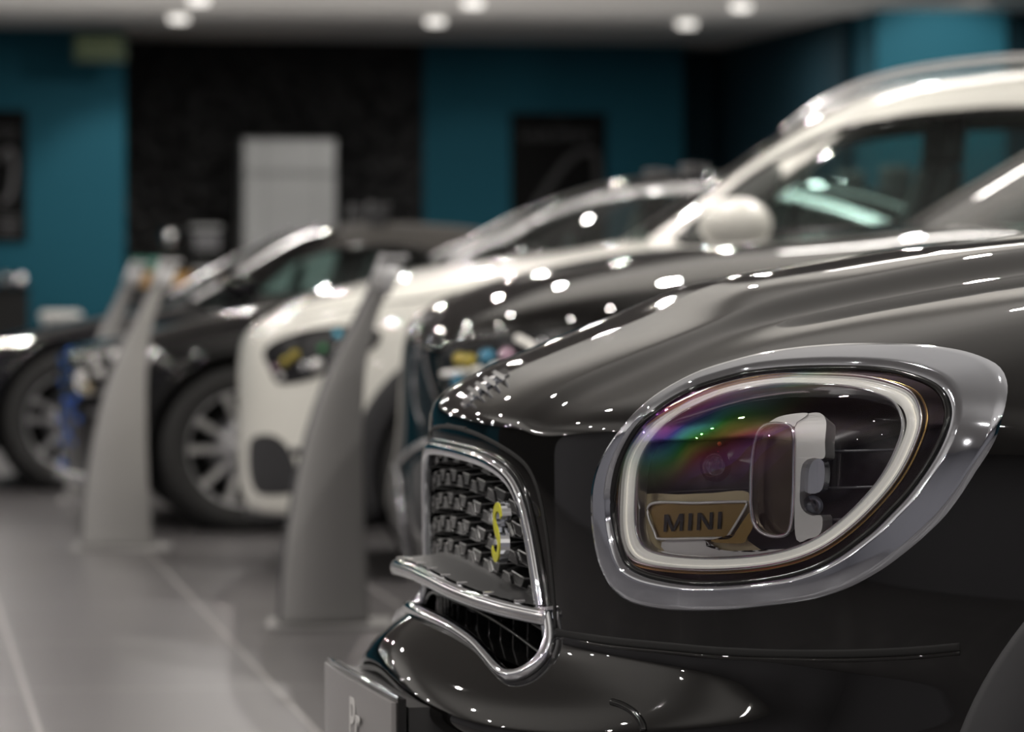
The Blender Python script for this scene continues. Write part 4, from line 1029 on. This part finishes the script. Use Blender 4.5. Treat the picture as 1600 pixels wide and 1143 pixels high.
# ------------------------------------------------------------------ information stands between the cars
def at(px, py, D):
    """world point seen at pixel (px, py) at depth D from the camera"""
    R = (px - 800) / F_PX * D
    z = CAM_H - (py - 430) / F_PX * D
    return np.array([R * math.cos(PSI) + D * math.sin(PSI), -R * math.sin(PSI) + D * math.cos(PSI), z])
def make_stand(px, D, label, rz=-PSI):
    """px: centre column of the foot"""
    c = at(px, 430, D); H = 1.045
    t = thing('information_stand', label, 'information stand', (c[0], c[1], 0), rz + math.radians(3), 'curved grey information stands')
    box('base_plate', -.17, .19, -.14, .16, 0, .010, 'stand_grey', t, .003)
    # curved sail: left edge, right edge at each height
    zz = np.array([.01, .15, .35, .55, .72, .86, .95, 1.0])
    le = np.array([-.130, -.122, -.095, -.050, .010, .080, .125, .150])
    ri = np.array([.125, .118, .108, .105, .112, .140, .175, .200])
    n = 40; zs = np.linspace(.01, 1.0, n); L_ = hermite(zz, le, zs); R_ = hermite(zz, ri, zs)
    m = 15; V = []
    for i in range(n):
        w = R_[i] - L_[i]
        ring = []
        for j in range(m):
            f = j / (m - 1); x = L_[i] + w * f; y = -.075 * math.sin(math.pi * min(1, f * .5 + .5)) * (w / .255) ** .7
            ring.append((x, y - .02, zs[i]))
        for j in range(m - 1, -1, -1):
            f = j / (m - 1); x = L_[i] + w * f; y = -.075 * math.sin(math.pi * min(1, f * .5 + .5)) * (w / .255) ** .7
            ring.append((x + (.010 if f < .5 else -.004), y - .02 + .012, zs[i]))
        V += ring
    k = 2 * m; F = [(i * k + j, i * k + (j + 1) % k, (i + 1) * k + (j + 1) % k, (i + 1) * k + j) for i in range(n - 1) for j in range(k)]
    F += [tuple(range(k)), tuple((n - 1) * k + j for j in range(k))]
    fix_normals(mesh('curved_panel', V, F, 'stand_grey', t))
    # dark rear spine along the left edge
    P = [(L_[i] + .012, .004, zs[i]) for i in range(0, n, 3)]
    tube('rear_spine', P, 0, 'stand_dark', t, N=np.tile([0, -1.0, 0], (len(P), 1)), prof=ribbon_prof(.022, .022, 12))
    hd = tube('display_head', [(.150, -.03, .955), (.170, -.03, 1.0), (.190, -.03, 1.05)], 0, 'stand_light', t, N=np.tile([0, -1.0, 0], (3, 1)), prof=ribbon_prof(.036, .012, 16, 6))
    box('display_cap', .155, .235, -.07, .03, 1.045, 1.058, 'stand_light', t, .004)
    tube('side_notch', [(-.098, -.03, .50), (-.072, -.035, .50)], .012, 'stand_dark', t)
    return t
M['stand_grey'] = mat('stand_grey', (0.37, 0.365, 0.36), 0.38, 0.3)
M['stand_dark'] = mat('stand_dark', (0.10, 0.10, 0.105), 0.35, 0.3)
M['stand_light'] = mat('stand_light', (0.62, 0.62, 0.63), 0.3, 0.2)
make_stand(509, 10.95, 'curved grey stand in front of the white crossover, nearest of the stands')
make_stand(184, 14.05, 'curved grey stand in front of the black coupe headlamp')
s3 = make_stand(150, 17.05, 'curved grey stand seen over the hood of the black coupe, partly hidden')

# ------------------------------------------------------------------ back of the showroom
def wall_box(name, px0, px1, py0, py1, Y, dy, material, parent=None, b=0.0):
    """flat box against a wall plane y = Y, spanning pixel rows and columns"""
    X0, X1 = bx(px0, Y), bx(px1, Y); k = (px0 + px1) / 2
    kk = (k - 800) / F_PX; D = Y / (math.cos(PSI) - kk * math.sin(PSI))
    z1 = CAM_H - (py0 - 430) / F_PX * D; z0 = CAM_H - (py1 - 430) / F_PX * D
    return box(name, X0, X1, Y - dy, Y, z0, z1, material, parent, b)
M['poster_black'] = mat('poster_black', (0.006, 0.006, 0.006), 0.8, spec=0.1)
M['poster_ink'] = mat('poster_ink', (0.10, 0.10, 0.105), 0.6)
M['poster_line'] = mat('poster_line', (0.035, 0.035, 0.036), 0.6)
M['wood'] = noise_color(mat('oak_top', (0.42, 0.23, 0.07), 0.4), (0.40, 0.22, 0.065), (0.50, 0.29, 0.10), 14, 5)
M['steel'] = mat('brushed_steel', (0.42, 0.43, 0.43), 0.35, 0.6)
M['steel_line'] = mat('steel_joint', (0.12, 0.12, 0.12), 0.4)
M['cup_green'] = mat('cup_green', (0.10, 0.33, 0.26), 0.4)
M['white_gloss'] = mat('white_laminate', (0.75, 0.74, 0.70), 0.3)
M['sign_green'] = mat('sign_green', (0.03, 0.045, 0.022), 0.6, emit=(0.08, 0.12, 0.06), strength=0.15)
M['sign_frame'] = mat('sign_frame', (0.07, 0.10, 0.07), 0.5)
M['sign_letter'] = mat('sign_letter', (0.12, 0.13, 0.07), 0.5, emit=(0.30, 0.34, 0.18), strength=0.10)
YW = YB - 0.002
def poster(px0, px1, py0, py1, Y, label, car=True):
    xa, xb = bx(px0, Y), bx(px1, Y); kk = ((px0 + px1) / 2 - 800) / F_PX; D = Y / (math.cos(PSI) - kk * math.sin(PSI))
    zt = CAM_H - (py0 - 430) / F_PX * D; zb_ = CAM_H - (py1 - 430) / F_PX * D
    t = thing('wall_poster', label, 'poster', ((xa + xb) / 2, Y, zb_)); w = (xb - xa) / 2; h = zt - zb_
    box('poster_panel', -w, w, -.03, 0, 0, h, 'poster_black', t, .004)
    return t, w, h
t1, w1, h1 = poster(798, 946, 177, 470, YW, 'black poster with grey heading and car outline on the central teal wall')
def heading(t, x0, x1, z0, z1, n, seed, material='poster_ink'):
    '''a row of letter-like strokes, too blurred on the photograph to be read'''
    rr = random.Random(seed); w_ = (x1 - x0) / n; parts = []
    for i in range(n):
        a_ = x0 + i * w_; b_ = a_ + w_ * .72
        parts.append(box_vf(a_, a_ + w_ * .16, -.034, -.0305, z0, z1)); parts.append(box_vf(a_, b_, -.034, -.0305, *( (z1 - .012, z1) if rr.random() < .6 else (z0, z0 + .012))))
        if rr.random() < .6: parts.append(box_vf(b_ - w_ * .16, b_, -.034, -.0305, z0, z1))
    V, F = join_vf(parts); fix_normals(mesh('poster_heading', V, F, material, t, False))
heading(t1, -w1 * .18, w1 * .22, h1 - .10, h1 - .06, 5, 3, 'poster_line')
heading(t1, -w1 * .78, w1 * .74, h1 - .235, h1 - .155, 11, 5)
tube('poster_drawing', resample([(-w1 * .85, -.034, h1 - 1.05), (-w1 * .3, -.034, h1 - .70), (w1 * .2, -.034, h1 - .42), (w1 * .62, -.034, h1 - .33), (w1 * .80, -.034, h1 - .42), (w1 * .84, -.034, h1 - .9)], 50), 0, 'poster_line', t1, N=np.tile([0, -1.0, 0], (50, 1)), prof=ribbon_prof(.030, .002, 8))
t2, w2, h2 = poster(-60, 42, 172, 378, 32.2 - .002, 'black poster at the left edge of the photo on the left teal wall')
heading(t2, w2 * .05, w2 * .70, h2 - .22, h2 - .15, 5, 8)
tube('poster_drawing', resample([(w2 * .1, -.034, h2 - .42), (w2 * .5, -.034, h2 - .33), (w2 * .62, -.034, h2 - .48), (w2 * .5, -.034, h2 - .70), (w2 * .2, -.034, h2 - .78)], 30), 0, 'poster_ink', t2, N=np.tile([0, -1.0, 0], (30, 1)), prof=ribbon_prof(.022, .002, 8))
for i in range(4): box('poster_rule', w2 * .1, w2 * .75, -.033, -.030, .20 - i * .045, .215 - i * .045, 'poster_ink', t2)
# tall steel cabinet
Yc = YB - .02; X0, X1 = bx(379, Yc - .6), bx(527, Yc - .6)
fr_ = thing('steel_cabinet', 'tall brushed steel cabinet standing against the black tiled wall', 'cabinet', ((X0 + X1) / 2, Yc, 0)); w = (X1 - X0) / 2; Hc = CAM_H + (430 - 215) / F_PX * 33.0
box('cabinet_body', -w, w, -.56, 0, 0, Hc, 'steel', fr_, .01)
box('upper_door', -w + .01, w - .01, -.60, -.565, Hc - .30, Hc - .012, 'steel', fr_, .008)
ld = box('lower_door', -w + .01, w - .01, -.60, -.565, .08, Hc - .315, 'steel', fr_, .008)
box('door_joint', -w + .20, -w + .206, -.602, -.600, .08, Hc - .02, 'steel_line', fr_)
box('door_joint', w - .19, w - .184, -.602, -.600, .08, Hc - .02, 'steel_line', fr_)
tube('door_handle', [(-w + .17, -.63, 1.0), (-w + .17, -.63, 1.25)], .010, 'chrome', ld)
# coffee counter
ct = thing('coffee_counter', 'counter with oak worktop and black front beside the steel cabinet', 'counter', (bx(270, 32.4), 32.9, 0))
xa, xb = bx(205, 32.3) - bx(270, 32.4), bx(345, 32.3) - bx(270, 32.4); zt = CAM_H - (426 - 430) / F_PX * 32.6
box('worktop', xa, xb, -.6, .6, zt - .11, zt, 'wood', ct, .005)
box('counter_body', xa + .03, xb - .03, -.55, .6, 0, zt - .112, 'black_plastic', ct, .005)
def lath(name, prof, c, material, parent=None, n=24):
    V = [(c[0] + r * math.cos(2 * math.pi * i / n), c[1] + r * math.sin(2 * math.pi * i / n), c[2] + z) for i in range(n) for r, z in prof]; k = len(prof)
    F = [(i * k + j, ((i + 1) % n) * k + j, ((i + 1) % n) * k + j + 1, i * k + j + 1) for i in range(n) for j in range(k - 1)]
    return fix_normals(mesh(name, V, F, material, parent))
for i, (px, lab) in enumerate(((214, 'green cup at the left end of the oak counter'), (239, 'green cup right of the other cup on the oak counter'))):
    c = at(px, 426, 32.6); tag(lath('cup', [(.001, .002), (.045, .002), (.062, .12), (.056, .12), (.04, .012), (.001, .012)], (c[0], c[1], zt), 'cup_green'), lab, 'cup', 'green cups on the counter')
# coffee grinder and bottles
c = at(266, 426, 32.6); gdr = thing('coffee_grinder', 'dark coffee grinder with bright round hopper on the oak counter', 'coffee grinder', (c[0], c[1], zt))
box('grinder_body', -.07, .07, -.09, .09, 0, .20, 'black_gloss', gdr, .01); lath('hopper', [(.05, .20), (.09, .30), (.085, .36), (.03, .37), (.001, .37)], (0, 0, 0), 'satin_chrome', gdr)
c = at(330, 426, 32.5); cm = thing('coffee_machine', 'black and chrome coffee machine at the right end of the counter', 'coffee machine', (c[0] - .05, c[1], zt))
box('machine_body', -.14, .14, -.15, .2, .0, .36, 'black_gloss', cm, .015); box('cup_rack', -.13, .13, -.14, .18, .362, .40, 'steel', cm, .008)
box('front_panel', -.11, .11, -.165, -.152, .20, .33, 'dark_alloy', cm, .006); box('drip_tray', -.13, .13, -.24, -.152, .0, .04, 'steel', cm, .006)
tube('brew_group', [(0, -.19, .20), (0, -.19, .15)], .03, 'chrome', cm)
# white table on the left
c = at(95, 492, 25.0); wt = thing('side_table', 'low white table near the left teal wall behind the farthest car', 'table', (c[0], c[1], 0))
zt2 = CAM_H - (486 - 430) / F_PX * 25; box('tabletop', -.13, .13, -.25, .25, zt2 - .07, zt2, 'white_gloss', wt, .02)
for sx_ in (-1, 1):
    for sy_ in (-1, 1): box('leg', sx_ * .10 - .012, sx_ * .10 + .012, sy_ * .20 - .012, sy_ * .20 + .012, 0, zt2 - .07, 'satin_white', wt)
# dark sideboard with glassware at the far left
c = at(5, 455, 31.0); sb_ = thing('sideboard', 'black sideboard under the poster at the left edge', 'sideboard', (c[0], c[1], 0))
zt3 = CAM_H - (448 - 430) / F_PX * 31; box('cabinet_body', -.5, .20, -.22, .22, .02, zt3 - .03, 'void', sb_, .008); box('worktop', -.52, .22, -.24, .24, zt3 - .028, zt3, 'black_gloss', sb_, .005)
for i, (dx, lab, m_) in enumerate(((.02, 'shiny steel pot on the black sideboard, left of the pair', 'chrome'), (.14, 'shiny steel pot on the black sideboard, right of the pair', 'satin_chrome'))):
    tag(lath('steel_pot', [(.001, 0), (.05, 0), (.058, .05), (.04, .10), (.02, .12), (.001, .12)], (c[0] + dx, c[1], zt3), m_), lab, 'pot', 'steel pots on the sideboard')
M['machine_black'] = M['black_gloss']
eq = thing('espresso_maker', 'dark espresso maker against the left wall above the sideboard', 'coffee machine', (c[0] - .26, c[1] + .08, zt3))
box('machine_body', -.14, .12, -.10, .10, .0, .30, 'black_gloss', eq, .012); box('cup_tray', -.13, .11, -.14, -.102, .0, .03, 'satin_chrome', eq, .004)
# exit sign hanging from the ceiling
Ds = 31.4; c = at(157, 75, Ds); sw, shh = 42.0 / F_PX * Ds, 23.0 / F_PX * Ds
es = thing('exit_sign', 'small green exit sign hanging below the ceiling at the left wall corner', 'exit sign', (c[0], c[1], c[2] - shh), -PSI)
box('sign_frame', -sw, sw, -.03, .03, 0, 2 * shh, 'sign_frame', es, .012)
box('sign_panel', -sw * .86, sw * .86, -.036, -.031, shh * .22, shh * 1.75, 'sign_green', es)
text_mesh('sign_lettering', 'SALIDA', .105, .001, 'sign_letter', es, Matrix.Translation((0, -.039, shh * 1.15)) @ Matrix.Rotation(math.pi / 2, 4, 'X'), .003, (.95, 1.0))
box('sign_stripe', -sw * .66, sw * .66, -.038, -.0365, shh * .36, shh * .46, 'sign_letter', es)
for sg in (-1, 1): tube('hanger_rod', [(sg * sw * .7, 0, 2 * shh - .002), (sg * sw * .7, 0, CEIL - (c[2] - shh))], .004, 'satin_chrome', es)

# ------------------------------------------------------------------ ceiling downlight fittings in view
M['lamp_face'] = mat('downlight_face', (1, 1, 1), 0.5, emit=(1.0, 0.95, 0.88), strength=1.1)
dl0 = thing('downlight', 'x', 'ceiling light', (0, 0, CEIL), 0, 'recessed downlights')
lath('trim_ring', [(.055, -.004), (.062, -.012), (.085, -.010), (.088, .0)], (0, 0, 0), 'white_gloss', dl0, 32)
lath('lamp_face', [(.078, -.012), (.078, -.052), (.070, -.060), (.001, -.060)], (0, 0, 0), 'lamp_face', dl0, 32)
spots = [(2.25, 30.3, 'ceiling downlight nearest the exit sign, in the far row'), (4.29, 30.3, 'middle ceiling downlight of the far row'), (6.33, 30.3, 'right-hand ceiling downlight of the far row'),
         (2.25, 28.3, 'left-hand downlight at the top edge of the photo'), (4.29, 28.3, 'downlight at the top edge above the black tiled wall corner'), (6.33, 28.3, 'right-hand downlight at the top edge of the photo')]
for i, (x, y, lab) in enumerate(spots):
    if i == 0: o = dl0
    else:
        o = dl0.copy(); sc.collection.objects.link(o)
        for ch in list(dl0.children):
            q = ch.copy(); sc.collection.objects.link(q); q.parent = o
    o.location = (x, y, CEIL); o['label'] = lab
# wall washers
def spot(loc, tgt, power, ang, blend=.6, color=(1, .96, .9), r=.05):
    o = lamp('wall_washer_lamp', 'SPOT', loc, power, color, spot_size=math.radians(ang), spot_blend=blend, shadow_soft_size=r)
    o.rotation_euler = (Vector(tgt) - Vector(loc)).to_track_quat('-Z', 'Y').to_euler(); return o
xw = bx(165, 32.2)
spot((xw + .1, 30.6, 3.0), (xw + .15, 32.2, 1.2), 60, 62)
xpp = (xp + xq) / 2
spot((xpp, 27.6, 3.0), (xpp, 28.9, 2.3), 85, 80)
spot((bx(740, YB), 32.0, 3.0), (bx(740, YB), YB, 1.1), 10, 70)
